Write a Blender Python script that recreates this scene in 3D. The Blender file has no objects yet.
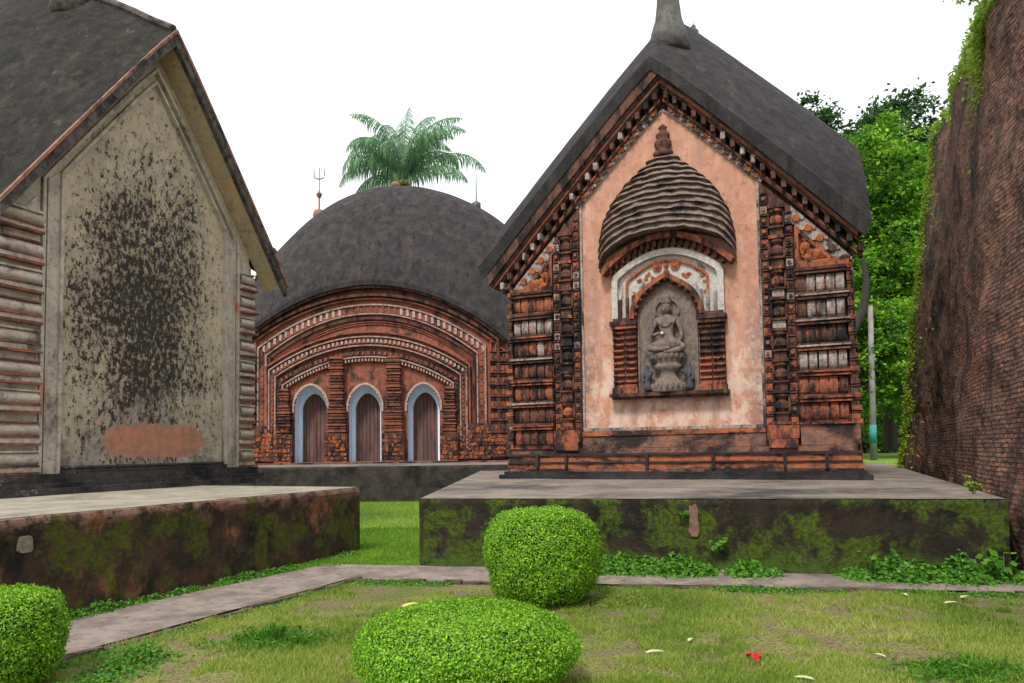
import bpy, bmesh, math, random
import numpy as np
from mathutils import Vector, Matrix, noise as mn
R = math.radians
random.seed(7); rng = np.random.default_rng(7)
S = bpy.context.scene
COL = S.collection
# ---------------------------------------------------------------- camera
cam = bpy.data.cameras.new('camera'); co = bpy.data.objects.new('camera', cam); COL.objects.link(co)
cam.sensor_width = 36.0; cam.lens = 36.0*720/1024; cam.shift_y = 70/1024; cam.clip_end = 600
co.matrix_world = Matrix.Translation((0, 0, 1.6)) @ Matrix.Rotation(R(93), 4, 'X') @ Matrix.Rotation(R(-0.8), 4, 'Z')
S.camera = co
# ---------------------------------------------------------------- world: thin sun behind white cloud
SUN_EL, SUN_AZ = 52, 205        # azimuth of the sun, degrees clockwise from +Y
w = bpy.data.worlds.new('World'); S.world = w; w.use_nodes = True
wt = w.node_tree; bg = wt.nodes['Background']; bg.inputs[1].default_value = 0.12
sky = wt.nodes.new('ShaderNodeTexSky'); sky.sky_type = 'NISHITA'; sky.sun_disc = False
sky.sun_elevation = R(SUN_EL); sky.sun_rotation = R(SUN_AZ)
tc = wt.nodes.new('ShaderNodeTexCoord'); cl = wt.nodes.new('ShaderNodeTexNoise'); cl.inputs['Scale'].default_value = 2.2
cl.inputs['Detail'].default_value = 5
wt.links.new(tc.outputs['Generated'], cl.inputs['Vector'])
cr = wt.nodes.new('ShaderNodeValToRGB'); cr.color_ramp.elements[0].color = (7.2, 7.4, 7.8, 1); cr.color_ramp.elements[1].color = (9.4, 9.4, 9.4, 1)
wt.links.new(cl.outputs['Fac'], cr.inputs['Fac'])
mx = wt.nodes.new('ShaderNodeMix'); mx.data_type = 'RGBA'; mx.inputs[0].default_value = 0.88
wt.links.new(sky.outputs['Color'], mx.inputs[6]); wt.links.new(cr.outputs['Color'], mx.inputs[7])
wt.links.new(mx.outputs[2], bg.inputs['Color'])
sl = bpy.data.lights.new('sun', 'SUN'); sl.energy = 2.4; sl.angle = R(11); sl.color = (1, .95, .88)
so = bpy.data.objects.new('sun', sl); COL.objects.link(so)
sd = Vector((math.sin(R(SUN_AZ))*math.cos(R(SUN_EL)), math.cos(R(SUN_AZ))*math.cos(R(SUN_EL)), math.sin(R(SUN_EL))))
so.rotation_euler = sd.to_track_quat('Z', 'Y').to_euler()
vs = S.view_settings; vs.view_transform = 'Standard'; vs.look = 'None'; vs.exposure = 0.55; vs.gamma = 1.0
S.cycles.max_bounces = 6; S.cycles.transparent_max_bounces = 6

# ---------------------------------------------------------------- materials
def newmat(name):
    m = bpy.data.materials.new(name); m.use_nodes = True
    nt = m.node_tree; b = nt.nodes['Principled BSDF']; b.inputs['Specular IOR Level'].default_value = .25
    return m, nt, b
def nz(nt, vec, scale, detail=6, rough=.6, dist=0):
    n = nt.nodes.new('ShaderNodeTexNoise'); n.inputs['Scale'].default_value = scale
    n.inputs['Detail'].default_value = detail; n.inputs['Roughness'].default_value = rough; n.inputs['Distortion'].default_value = dist
    nt.links.new(vec, n.inputs['Vector']); return n.outputs['Fac']
def ramp(nt, fac, a, b, ca=0., cb=1.):
    r = nt.nodes.new('ShaderNodeMapRange'); r.interpolation_type = 'SMOOTHSTEP'
    r.inputs[1].default_value = a; r.inputs[2].default_value = b; r.inputs[3].default_value = ca; r.inputs[4].default_value = cb
    nt.links.new(fac, r.inputs[0]); return r.outputs[0]
def mixc(nt, fac, a, b):
    m = nt.nodes.new('ShaderNodeMix'); m.data_type = 'RGBA'
    for v, i in ((fac, 0), (a, 6), (b, 7)):
        if isinstance(v, (int, float)): m.inputs[i].default_value = v
        elif isinstance(v, tuple): m.inputs[i].default_value = (*v, 1)
        else: nt.links.new(v, m.inputs[i])
    return m.outputs[2]
def mth(nt, op, a, b=0.):
    m = nt.nodes.new('ShaderNodeMath'); m.operation = op; m.use_clamp = False
    for v, i in ((a, 0), (b, 1)):
        if isinstance(v, (int, float)): m.inputs[i].default_value = v
        else: nt.links.new(v, m.inputs[i])
    return m.outputs[0]
def objco(nt, scale=(1, 1, 1), which='Object'):
    t = nt.nodes.new('ShaderNodeTexCoord'); mp = nt.nodes.new('ShaderNodeMapping'); mp.inputs['Scale'].default_value = scale
    nt.links.new(t.outputs[which], mp.inputs['Vector']); return mp.outputs['Vector']
def bump(nt, b, h, st, dist=.02):
    n = nt.nodes.new('ShaderNodeBump'); n.inputs['Strength'].default_value = st; n.inputs['Distance'].default_value = dist
    nt.links.new(h, n.inputs['Height']); nt.links.new(n.outputs['Normal'], b.inputs['Normal'])
def weather(name, c1, c2, dark, dk, light=None, lt=.3, sc=1.2, streak=.35, bmp=.6, moss=None, ms=.3, edge=.14, extra=None, fine=14):
    """base blend c1/c2, dark growth covering ~dk, lime ~lt, moss ~ms"""
    m, nt, b = newmat(name); v = objco(nt); vs_ = objco(nt, (1, 1, streak))
    f = nz(nt, v, sc*3.5, 8, .65)
    c = mixc(nt, ramp(nt, f, .38, .62), c1, c2)
    if light:
        l = nz(nt, vs_, sc*2.7, 8, .7); t = .68 - .36*lt
        c = mixc(nt, ramp(nt, l, t, t+edge), c, light)
    d = nz(nt, vs_, sc, 9, .72, .4); t = .68 - .36*dk
    c = mixc(nt, ramp(nt, d, t-.02, t+edge), c, dark)
    d2 = nz(nt, v, sc*fine, 5, .7)
    c = mixc(nt, ramp(nt, d2, .52, .72, 0, .65), c, dark)
    if moss:
        g = nz(nt, v, sc*1.7, 8, .7, .3); t = .68 - .36*ms
        g2 = nz(nt, v, sc*17, 4, .7)
        c = mixc(nt, mth(nt, 'MULTIPLY', ramp(nt, g, t, t+.1), ramp(nt, g2, .4, .6, .3, 1)), c, moss)
    if extra: c = extra(nt, c)
    nt.links.new(c, b.inputs['Base Color']); b.inputs['Roughness'].default_value = .92
    h = nz(nt, v, sc*22, 6, .7); bump(nt, b, h, bmp, .03)
    return m
TER = weather('terracotta', (.42, .12, .05), (.22, .085, .05), (.024, .020, .020), .64, (.44, .36, .31), .24, 3.6, .3)
TERD = weather('terracotta_dark', (.17, .07, .04), (.09, .05, .04), (.018, .016, .018), .62, (.36, .31, .27), .20, 4, .3)
LIME = weather('lime_plaster', (.44, .38, .33), (.25, .20, .18), (.04, .037, .04), .50, (.36, .13, .06), .36, 4.5, .22)
ORNG = weather('bare_terracotta', (.42, .12, .045), (.28, .09, .04), (.04, .025, .02), .42, (.55, .42, .33), .12, 3.0)
def pinkx(nt, c):
    t = nt.nodes.new('ShaderNodeTexCoord'); sx = nt.nodes.new('ShaderNodeSeparateXYZ'); nt.links.new(t.outputs['Object'], sx.inputs[0]); x, z = sx.outputs[0], sx.outputs[2]
    low = ramp(nt, mth(nt, 'ADD', z, mth(nt, 'MULTIPLY', nz(nt, objco(nt), 1.3, 6, .7), 2.)), 3.0, 5.0, 1, 0)
    c = mixc(nt, mth(nt, 'MULTIPLY', low, ramp(nt, nz(nt, objco(nt, (1, 1, .6)), 3.2, 7, .72), .44, .58, 0, .7)), c, (.62, .50, .41))
    ed = ramp(nt, mth(nt, 'ADD', mth(nt, 'ABSOLUTE', x), mth(nt, 'MULTIPLY', nz(nt, objco(nt, (1, 1, .4)), 2.2, 7, .7), 1.1)), 1.95, 2.4)
    c = mixc(nt, mth(nt, 'MULTIPLY', mth(nt, 'MULTIPLY', ed, ramp(nt, z, 5.5, 2.5)), ramp(nt, nz(nt, objco(nt), 7, 6, .75), .38, .6, .1, .8)), c, (.19, .12, .095))
    return mixc(nt, ramp(nt, nz(nt, objco(nt, (2.2, 1, .25)), 1.6, 7, .7), .52, .66, 0, .5), c, (.30, .20, .16))
PINK = weather('pink_plaster', (.52, .275, .19), (.44, .22, .145), (.17, .10, .075), .28, (.60, .45, .36), .38, .9, .3, .35, edge=.22, fine=9, extra=pinkx)
def roofx(nt, c):
    st = nz(nt, objco(nt, (1, 1, .16)), 2.6, 8, .7)
    c = mixc(nt, ramp(nt, st, .50, .70, 0, .38), c, (.10, .08, .07))
    st = nz(nt, objco(nt, (1, 1, .12)), 3.7, 7, .7, .2)
    c = mixc(nt, ramp(nt, st, .52, .64, 0, .75), c, (.012, .011, .012))
    li = nz(nt, objco(nt), 9, 4, .8)
    return mixc(nt, ramp(nt, li, .66, .72, 0, .6), c, (.22, .21, .18))
ROOF = weather('roof_plaster', (.036, .032, .031), (.021, .019, .020), (.009, .008, .010), .48, (.085, .072, .064), .22, 1.0, .28, 1.0, edge=.2, fine=12, extra=roofx)
SHIK = weather('relief_grey', (.24, .17, .135), (.15, .115, .10), (.030, .028, .034), .42, (.42, .34, .29), .32, 2.6, .8)
STONE = weather('statue_stone', (.21, .155, .12), (.13, .10, .085), (.03, .033, .055), .36, (.27, .22, .16), .3, 3.4, .7, .4)
PLINTH = weather('plinth_brick', (.26, .12, .075), (.15, .09, .07), (.025, .02, .02), .64, (.42, .36, .31), .12, 1.0, 1.6, moss=(.07, .08, .03), ms=.1)
BASE = weather('plinth_black', (.045, .038, .036), (.028, .025, .026), (.014, .013, .014), .5, (.16, .13, .12), .2, 1.2, 1)
SOFF = weather('soffit_plaster', (.50, .37, .20), (.42, .34, .24), (.05, .04, .03), .36, (.46, .42, .33), .3, 1.3, 1)
RED = weather('arch_brick_red', (.33, .11, .062), (.22, .085, .055), (.040, .030, .028), .52, (.36, .22, .17), .28, 1.7, .6)
RLINE = weather('arch_line_pale', (.40, .31, .27), (.29, .19, .15), (.05, .04, .04), .35, (.26, .09, .05), .35, 1.6, 1)
DWH = weather('arch_lime', (.50, .38, .33), (.40, .28, .23), (.08, .06, .055), .25, (.35, .12, .07), .2, 2, 1)

def blackspot(nt, c):
    """LT panel: mould speckles, denser in the middle of the panel; salmon repair patch; lime runs at the foot"""
    t = nt.nodes.new('ShaderNodeTexCoord'); sx = nt.nodes.new('ShaderNodeSeparateXYZ'); nt.links.new(t.outputs['Object'], sx.inputs[0])
    x, z = sx.outputs[0], sx.outputs[2]
    du = mth(nt, 'MULTIPLY', mth(nt, 'ADD', x, .1), .58); dz = mth(nt, 'MULTIPLY', mth(nt, 'ADD', z, -2.9), .30)
    r = mth(nt, 'SQRT', mth(nt, 'ADD', mth(nt, 'MULTIPLY', du, du), mth(nt, 'MULTIPLY', dz, dz)))
    wob = nz(nt, objco(nt), .9, 5, .6)
    r = mth(nt, 'ADD', r, mth(nt, 'MULTIPLY', mth(nt, 'ADD', wob, -.5), 1.5))
    dens = ramp(nt, r, .15, 1.3, 1, 0)
    v = objco(nt, (1, 1, .62))
    sp = nz(nt, v, 12, 7, .75); sp2 = nz(nt, v, 34, 3, .7)
    s = mth(nt, 'ADD', mth(nt, 'MULTIPLY', sp, .75), mth(nt, 'MULTIPLY', sp2, .25))
    s = mth(nt, 'ADD', s, mth(nt, 'MULTIPLY', dens, .115))
    grey = mth(nt, 'MULTIPLY', ramp(nt, r, .1, 1.45, .9, 0), ramp(nt, nz(nt, v, 5, 6, .7), .35, .6, .35, 1.))
    c = mixc(nt, grey, c, (.15, .125, .095))
    c = mixc(nt, ramp(nt, s, .55, .605, 0, 1), c, (.036, .031, .027))
    # pale runs low left
    lo = mth(nt, 'MULTIPLY', ramp(nt, z, 1.9, .9), ramp(nt, nz(nt, objco(nt, (1, 1, .6)), 2.6, 6, .7), .5, .58))
    c = mixc(nt, mth(nt, 'MULTIPLY', lo, .8), c, (.40, .37, .33))
    lg = mth(nt, 'MULTIPLY', ramp(nt, z, 1.6, .5), ramp(nt, nz(nt, objco(nt), 1.7, 6, .7), .42, .6, 0, .75))
    c = mixc(nt, lg, c, (.10, .095, .09))
    # salmon patch
    e = mth(nt, 'MULTIPLY', mth(nt, 'ADD', nz(nt, objco(nt), 1.9, 8, .68), -.5), 3.6)
    ax = mth(nt, 'POWER', mth(nt, 'ABSOLUTE', mth(nt, 'DIVIDE', mth(nt, 'ADD', x, -.12), 1.02)), 3.)
    az = mth(nt, 'POWER', mth(nt, 'ABSOLUTE', mth(nt, 'DIVIDE', mth(nt, 'ADD', z, -.80), .30)), 3.)
    pd = mth(nt, 'ADD', mth(nt, 'ADD', ax, az), e)
    c = mixc(nt, ramp(nt, pd, .85, 1.0, 1, 0), c, mixc(nt, ramp(nt, nz(nt, objco(nt), 6, 7, .7), .4, .62), (.46, .21, .13), (.30, .17, .11)))
    return c
LTP = weather('mouldy_plaster', (.56, .47, .32), (.45, .375, .255), (.25, .22, .18), .34, (.48, .44, .36), .35, .8, .5, .4, edge=.2, extra=blackspot, fine=8)
LTF = weather('frame_plaster', (.50, .44, .35), (.37, .33, .27), (.06, .055, .05), .38, (.48, .15, .08), .24, 1.1, .35, .4)
LTS = weather('corner_plaster', (.58, .51, .42), (.45, .38, .30), (.07, .06, .055), .33, (.38, .33, .28), .3, 1.7, .7)
LTR = weather('red_cornice', (.32, .10, .055), (.16, .08, .06), (.035, .03, .03), .48, (.45, .40, .34), .15, 2.5, 1)
LTV = weather('verge_grime', (.06, .055, .05), (.15, .13, .11), (.02, .02, .02), .5, (.24, .24, .21), .22, 2.2, 1, 1)
LTE = weather('verge_salmon', (.38, .17, .12), (.24, .14, .10), (.04, .035, .03), .56, (.35, .33, .28), .15, 2.4, 1)

def side_extra(pale):
    def f(nt, c):
        t = nt.nodes.new('ShaderNodeTexCoord'); sx = nt.nodes.new('ShaderNodeSeparateXYZ'); nt.links.new(t.outputs['Object'], sx.inputs[0])
        z = sx.outputs[2]; n = nz(nt, objco(nt), 2.0, 7, .7)
        up = ramp(nt, mth(nt, 'ADD', z, mth(nt, 'MULTIPLY', mth(nt, 'ADD', n, -.5), .5)), *pale[0])
        return mixc(nt, mth(nt, 'MULTIPLY', up, ramp(nt, nz(nt, objco(nt), 5, 6, .7), .42, .56)), c, pale[1])
    return f
PSR = weather('mossy_side', (.030, .022, .014), (.017, .013, .009), (.007, .006, .005), .50, (.16, .075, .035), .16, 1.1, .8, .9, (.062, .100, .005), .63, extra=side_extra(((.30, .12), (.05, .09, .012))))
PSL = weather('stained_side', (.075, .042, .024), (.036, .026, .018), (.014, .012, .010), .42, (.26, .11, .05), .42, .9, .8, .9, (.080, .10, .008), .56, extra=side_extra(((.82, .95), (.22, .12, .09))))
PTR = weather('terrace_cement', (.25, .205, .165), (.155, .13, .11), (.05, .047, .048), .50, (.34, .27, .21), .25, .35, 1, .5, (.12, .14, .03), .14, edge=.16, fine=20)
PTL = weather('terrace_cement_pale', (.33, .29, .22), (.24, .215, .165), (.10, .09, .075), .35, (.42, .38, .30), .3, .6, 1, .5, (.16, .16, .05), .25, edge=.16)
PTH = weather('path_cement', (.27, .215, .18), (.18, .145, .125), (.085, .07, .065), .42, (.30, .25, .21), .3, .9, 1, .5, (.10, .12, .04), .15, edge=.2)
KERB = weather('kerb_brick', (.20, .15, .11), (.12, .09, .07), (.04, .035, .03), .5, (.30, .26, .2), .2, 3, 1, 1, (.08, .11, .02), .5)

def brickwall_mat():
    m, nt, b = newmat('ruin_brick'); uv = objco(nt, (1, 1, 1), 'UV')
    wn = nz(nt, uv, 3, 4, .6); 
    vm = nt.nodes.new('ShaderNodeVectorMath'); vm.operation = 'MULTIPLY_ADD'
    cb = nt.nodes.new('ShaderNodeCombineXYZ'); nt.links.new(wn, cb.inputs[1]); nt.links.new(wn, cb.inputs[0])
    nt.links.new(cb.outputs[0], vm.inputs[0]); vm.inputs[1].default_value = (.05, .04, 0); nt.links.new(uv, vm.inputs[2])
    br = nt.nodes.new('ShaderNodeTexBrick'); nt.links.new(vm.outputs[0], br.inputs['Vector'])
    br.inputs['Color1'].default_value = (.36, .17, .11, 1); br.inputs['Color2'].default_value = (.15, .09, .065, 1); br.inputs['Mortar'].default_value = (.035, .028, .024, 1)
    br.inputs['Scale'].default_value = 1; br.inputs['Brick Width'].default_value = .22; br.inputs['Row Height'].default_value = .062
    br.inputs['Mortar Size'].default_value = .009; br.inputs['Mortar Smooth'].default_value = .4; br.inputs['Bias'].default_value = -.1
    c = br.outputs['Color']
    big = nz(nt, uv, .35, 7, .65, .3)
    c = mixc(nt, ramp(nt, big, .45, .66, 0, .62), c, (.36, .18, .11))
    us = objco(nt, (1, .65, 1), 'UV')
    d = nz(nt, us, .8, 9, .7, .2); c = mixc(nt, ramp(nt, d, .46, .62, 0, .8), c, (.035, .029, .026))
    d = nz(nt, objco(nt, (1, 2.6, 1), 'UV'), 5, 7, .75); c = mixc(nt, ramp(nt, d, .50, .60, 0, .85), c, (.02, .017, .016))
    g = nz(nt, uv, 3, 7, .75); c = mixc(nt, ramp(nt, g, .60, .68, 0, .6), c, (.30, .24, .20))
    g = nz(nt, uv, 1.1, 7, .75, .4); c = mixc(nt, ramp(nt, g, .60, .68, 0, .55), c, (.06, .07, .02))
    nt.links.new(c, b.inputs['Base Color']); b.inputs['Roughness'].default_value = .95
    h = mth(nt, 'ADD', mth(nt, 'MULTIPLY', br.outputs['Fac'], -1.), mth(nt, 'MULTIPLY', nz(nt, uv, 14, 6, .7), 1.3))
    bump(nt, b, h, .9, .05); return m
BRK = brickwall_mat()

def simple(name, col, rough=.7, var=.25, sc=6, metal=0):
    m, nt, b = newmat(name); v = objco(nt)
    c2 = tuple(x*(1-var) for x in col); c = mixc(nt, ramp(nt, nz(nt, v, sc, 5, .6), .35, .65), col, c2)
    nt.links.new(c, b.inputs['Base Color']); b.inputs['Roughness'].default_value = rough; b.inputs['Metallic'].default_value = metal; return m
BLUE = weather('blue_limewash', (.74, .86, .98), (.66, .80, .96), (.18, .22, .30), .15, (.72, .78, .85), .35, 1.5, .5, .2, edge=.2)
def wood():
    m, nt, b = newmat('door_wood'); v = objco(nt, (1, 1, .08))
    c = mixc(nt, ramp(nt, nz(nt, v, 14, 5, .6), .35, .65), (.17, .085, .07), (.08, .045, .042))
    c = mixc(nt, ramp(nt, nz(nt, v, 5, 5, .6), .55, .7, 0, .5), c, (.26, .17, .14))
    nt.links.new(c, b.inputs['Base Color']); b.inputs['Roughness'].default_value = .8; return m
WOOD = wood()
def leafmat(name, stops, trans=.35, sc=0, rough=.55):
    m, nt, b = newmat(name); g = nt.nodes.new('ShaderNodeNewGeometry')
    r = nt.nodes.new('ShaderNodeValToRGB'); el = r.color_ramp.elements
    while len(el) < len(stops): el.new(.5)
    for i, c in enumerate(stops): el[i].position = i/(len(stops)-1); el[i].color = (*c, 1)
    f = g.outputs['Random Per Island']
    if sc:
        n = ramp(nt, nz(nt, objco(nt), sc, 4, .6), .3, .7)
        f = mth(nt, 'ADD', mth(nt, 'MULTIPLY', f, .5), mth(nt, 'MULTIPLY', n, .5))
    nt.links.new(f, r.inputs['Fac']); nt.links.new(r.outputs['Color'], b.inputs['Base Color']); b.inputs['Roughness'].default_value = rough
    t = nt.nodes.new('ShaderNodeBsdfTranslucent'); hs = nt.nodes.new('ShaderNodeHueSaturation'); hs.inputs['Value'].default_value = 1.5
    nt.links.new(r.outputs['Color'], hs.inputs['Color']); nt.links.new(hs.outputs[0], t.inputs['Color'])
    ms = nt.nodes.new('ShaderNodeMixShader'); ms.inputs[0].default_value = trans
    nt.links.new(b.outputs[0], ms.inputs[1]); nt.links.new(t.outputs[0], ms.inputs[2])
    nt.links.new(ms.outputs[0], nt.nodes['Material Output'].inputs['Surface']); return m
L_BUSH = leafmat('hedge_leaf', [(.05, .13, .008), (.12, .30, .012), (.20, .42, .02), (.33, .56, .04)], .3)
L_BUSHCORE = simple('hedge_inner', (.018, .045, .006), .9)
L_GRASS = leafmat('grass_blade', [(.06, .12, .015), (.12, .20, .025), (.22, .31, .04), (.33, .37, .075), (.50, .42, .20)], .3, .5)
L_GRASS2 = leafmat('lush_grass_blade', [(.06, .15, .010), (.13, .27, .02), (.26, .41, .03)], .35, .5)
L_WEED = leafmat('weed_leaf', [(.03, .11, .01), (.06, .19, .015), (.13, .30, .025)], .3)
L_TREE1 = leafmat('bright_tree_leaf', [(.014, .05, .006), (.045, .15, .012), (.17, .37, .02), (.40, .58, .05)], .4, 1.1)
L_TREE2 = leafmat('dark_tree_leaf', [(.015, .045, .010), (.03, .08, .016), (.055, .13, .025)], .3, .35)
L_CREEP = leafmat('creeper_leaf', [(.07, .14, .01), (.16, .26, .015), (.30, .38, .03)], .35, .6)
L_PALM = leafmat('palm_leaf', [(.05, .12, .06), (.10, .22, .11), (.20, .34, .16)], .35)
BARK = weather('bark', (.055, .045, .036), (.035, .03, .025), (.015, .013, .012), .4, (.12, .10, .08), .15, 3, .4)
def groundmat():
    m, nt, b = newmat('turf'); v = objco(nt)
    c = mixc(nt, ramp(nt, nz(nt, v, .55, 6, .6), .38, .6), (.13, .17, .03), (.24, .23, .075))
    c = mixc(nt, ramp(nt, nz(nt, v, 2.3, 8, .75), .46, .58, 0, .85), c, (.22, .155, .095))
    c = mixc(nt, ramp(nt, nz(nt, v, 26, 5, .75), .46, .6, 0, .75), c, (.05, .055, .015))
    sx = nt.nodes.new('ShaderNodeSeparateXYZ'); nt.links.new(v, sx.inputs[0])
    c = mixc(nt, ramp(nt, sx.outputs[1], 9.2, 10.4, 0, .85), c, mixc(nt, ramp(nt, nz(nt, v, 9, 4, .7), .4, .6), (.12, .23, .015), (.19, .30, .03)))
    nt.links.new(c, b.inputs['Base Color']); b.inputs['Roughness'].default_value = .95; bump(nt, b, nz(nt, v, 18, 6, .7), .8, .05); return m
TURF = groundmat()

# ---------------------------------------------------------------- helpers
class MB:
    def __init__(s): s.v = []; s.f = []; s.mi = []; s.m = 0; s.uv = None
    def add(s, vs, fs):
        o = len(s.v); s.v += [tuple(p) for p in vs]
        for f in fs: s.f.append(tuple(i+o for i in f)); s.mi.append(s.m)
    def box(s, u0, u1, v0, v1, z0, z1, j=.006):
        if u0 > u1: u0, u1 = u1, u0
        q = lambda: random.uniform(-j, j)
        P = [(u+q(), v+q(), z+q()) for z in (z0, z1) for v in (v0, v1) for u in (u0, u1)]
        s.add(P, [(0, 2, 3, 1), (4, 5, 7, 6), (0, 1, 5, 4), (2, 6, 7, 3), (0, 4, 6, 2), (1, 3, 7, 5)])
    def prism(s, pts, v0, v1):
        """polygon in (u,z), extruded along v"""
        n = len(pts); a = sum(pts[i][0]*pts[(i+1) % n][1]-pts[(i+1) % n][0]*pts[i][1] for i in range(n))
        if a < 0: pts = pts[::-1]
        P = [(p[0], v0, p[1]) for p in pts]+[(p[0], v1, p[1]) for p in pts]
        s.add(P, [tuple(range(n)), tuple(range(2*n-1, n-1, -1))]+[(i, i+n, (i+1) % n+n, (i+1) % n) for i in range(n)])
    def strip(s, path, wd, v0, v1, closed=False):
        """a band of width wd following a (u,z) path (path is its outer edge; width goes to its right side)"""
        n = len(path); inn = []
        for i in range(n):
            a = Vector(path[max(i-1, 0)]); c = Vector(path[min(i+1, n-1)]); d = (c-a).normalized()
            if 0 < i < n-1:
                d1 = (Vector(path[i])-a).normalized(); d2 = (c-Vector(path[i])).normalized(); d = (d1+d2).normalized(); k = 1/max(.5, d.dot(d1))
            else: k = 1
            nn = Vector((d.y, -d.x)); q = Vector(path[i])+nn*wd*k; inn.append((q.x, q.y))
        for i in range(n-1):
            A, B, C_, D = path[i], path[i+1], inn[i+1], inn[i]
            P = [(p[0], v, p[1]) for v in (v0, v1) for p in (A, B, C_, D)]
            fs = [(0, 1, 2, 3), (4, 7, 6, 5), (0, 4, 5, 1), (3, 2, 6, 7)]
            if i == 0: fs.append((0, 3, 7, 4))
            if i == n-2: fs.append((1, 5, 6, 2))
            s.add(P, fs)
    def grid(s, fn, nu, nv, flip=False):
        P = [fn(i/nu, j/nv) for j in range(nv+1) for i in range(nu+1)]
        F = []
        for j in range(nv):
            for i in range(nu):
                a = j*(nu+1)+i; q = (a, a+1, a+nu+2, a+nu+1); F.append(q[::-1] if flip else q)
        s.add(P, F)
    def lathe(s, prof, cx, cy, n=12, squash=1., z0=0.):
        P = []
        for r, z in prof:
            for k in range(n):
                t = 2*math.pi*k/n; P.append((cx+r*math.cos(t), cy+r*math.sin(t)*squash, z0+z))
        F = [tuple(range(n))[::-1], tuple(range((len(prof)-1)*n, len(prof)*n))]
        for i in range(len(prof)-1):
            for k in range(n): F.append((i*n+k, i*n+(k+1) % n, (i+1)*n+(k+1) % n, (i+1)*n+k))
        s.add(P, F)
    def tube(s, pts, rad, n=8):
        pts = [Vector(p) for p in pts]; rad = rad if isinstance(rad, (list, tuple)) else [rad]*len(pts)
        P = []; up = Vector((.3, .2, 1))
        for i, p in enumerate(pts):
            d = (pts[min(i+1, len(pts)-1)]-pts[max(i-1, 0)]).normalized(); a = d.cross(up)
            if a.length < .05: a = d.cross(Vector((1, 0, 0)))
            a.normalize(); b_ = d.cross(a)
            for k in range(n): t = 2*math.pi*k/n; P.append(p+(a*math.cos(t)+b_*math.sin(t))*rad[i])
        F = [tuple(range(n)), tuple(range((len(pts)-1)*n, len(pts)*n))[::-1]]
        for i in range(len(pts)-1):
            for k in range(n): F.append((i*n+k, (i+1)*n+k, (i+1)*n+(k+1) % n, i*n+(k+1) % n))
        s.add(P, F)
    def ball(s, c, r, sx=1, sy=1, sz=1, n=10):
        prof = [(r*sx*math.sin(math.pi*(i+.02)/(n+.04)), -r*sz*math.cos(math.pi*(i+.02)/(n+.04))) for i in range(n+1)]
        s.lathe(prof, c[0], c[1], n+2, sy/sx, c[2])
    def build(s, name, mats, parent=None, smooth=False):
        me = bpy.data.meshes.new(name); me.from_pydata(s.v, [], s.f); 
        mats = mats if isinstance(mats, (list, tuple)) else [mats]
        for m in mats: me.materials.append(m)
        if len(mats) > 1: me.polygons.foreach_set('material_index', s.mi)
        if smooth: me.polygons.foreach_set('use_smooth', [True]*len(s.f))
        me.update(); o = bpy.data.objects.new(name, me); COL.objects.link(o)
        if parent: o.parent = parent
        return o
def tag(o, label=None, cat=None, group=None, kind=None):
    for k, v in (('label', label), ('category', cat), ('group', group), ('kind', kind)):
        if v: o[k] = v
    return o
def empty(name, loc, yaw=0, label=None, cat=None, group=None):
    o = bpy.data.objects.new(name, None); COL.objects.link(o); o.location = loc; o.rotation_euler = (0, 0, R(yaw)); o.empty_display_size = .3
    return tag(o, label, cat, group)
def quads(name, V, mat, parent=None):
    """V: (N,k,3) array -> N separate k-gons"""
    N, k, _ = V.shape; me = bpy.data.meshes.new(name)
    me.vertices.add(N*k); me.vertices.foreach_set('co', V.reshape(-1).astype(np.float32))
    me.loops.add(N*k); me.loops.foreach_set('vertex_index', np.arange(N*k, dtype=np.int32))
    me.polygons.add(N); me.polygons.foreach_set('loop_start', np.arange(0, N*k, k, dtype=np.int32)); me.polygons.foreach_set('loop_total', np.full(N, k, dtype=np.int32))
    me.materials.append(mat); me.update(calc_edges=True)
    o = bpy.data.objects.new(name, me); COL.objects.link(o)
    if parent: o.parent = parent
    return o
def unit(a): return a/np.maximum(np.linalg.norm(a, axis=-1, keepdims=True), 1e-9)
def leaves(P, Nrm, size, asp=.55, jit=.7):
    """rhombic leaves at P facing roughly Nrm"""
    n = len(P); nr = unit(unit(Nrm)+rng.normal(0, jit, (n, 3))); t = unit(np.cross(nr, rng.normal(0, 1, (n, 3)))); b_ = np.cross(nr, t)
    L = (size*rng.uniform(.6, 1.3, (n, 1))); W = L*asp
    return np.stack([P-t*L*.5, P+b_*W*.5-t*L*.05, P+t*L*.5, P-b_*W*.5-t*L*.05], 1)

# ================================================================ SETTING
m = MB(); m.add([(-300, -60, 0), (300, -60, 0), (300, 400, 0), (-300, 400, 0)], [(0, 1, 2, 3)])
tag(m.build('ground', TURF), kind='structure')
GR_RP = ((-1.3, 10.0), (5.75, 8.47))
# far raised lawn behind the right terrace
m = MB()
def fm(a, b_):
    x = 9+a*60; y = 24.5+b_*60
    return (x, y, min(.95, .95*(min(b_*60, a*60+6)/.8))+.05*mn.noise((x*.3, y*.3, 0)) if b_ > 0 else 0)
m.grid(fm, 50, 60); tag(m.build('garden_lawn', TURF, smooth=True), kind='structure')

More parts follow.
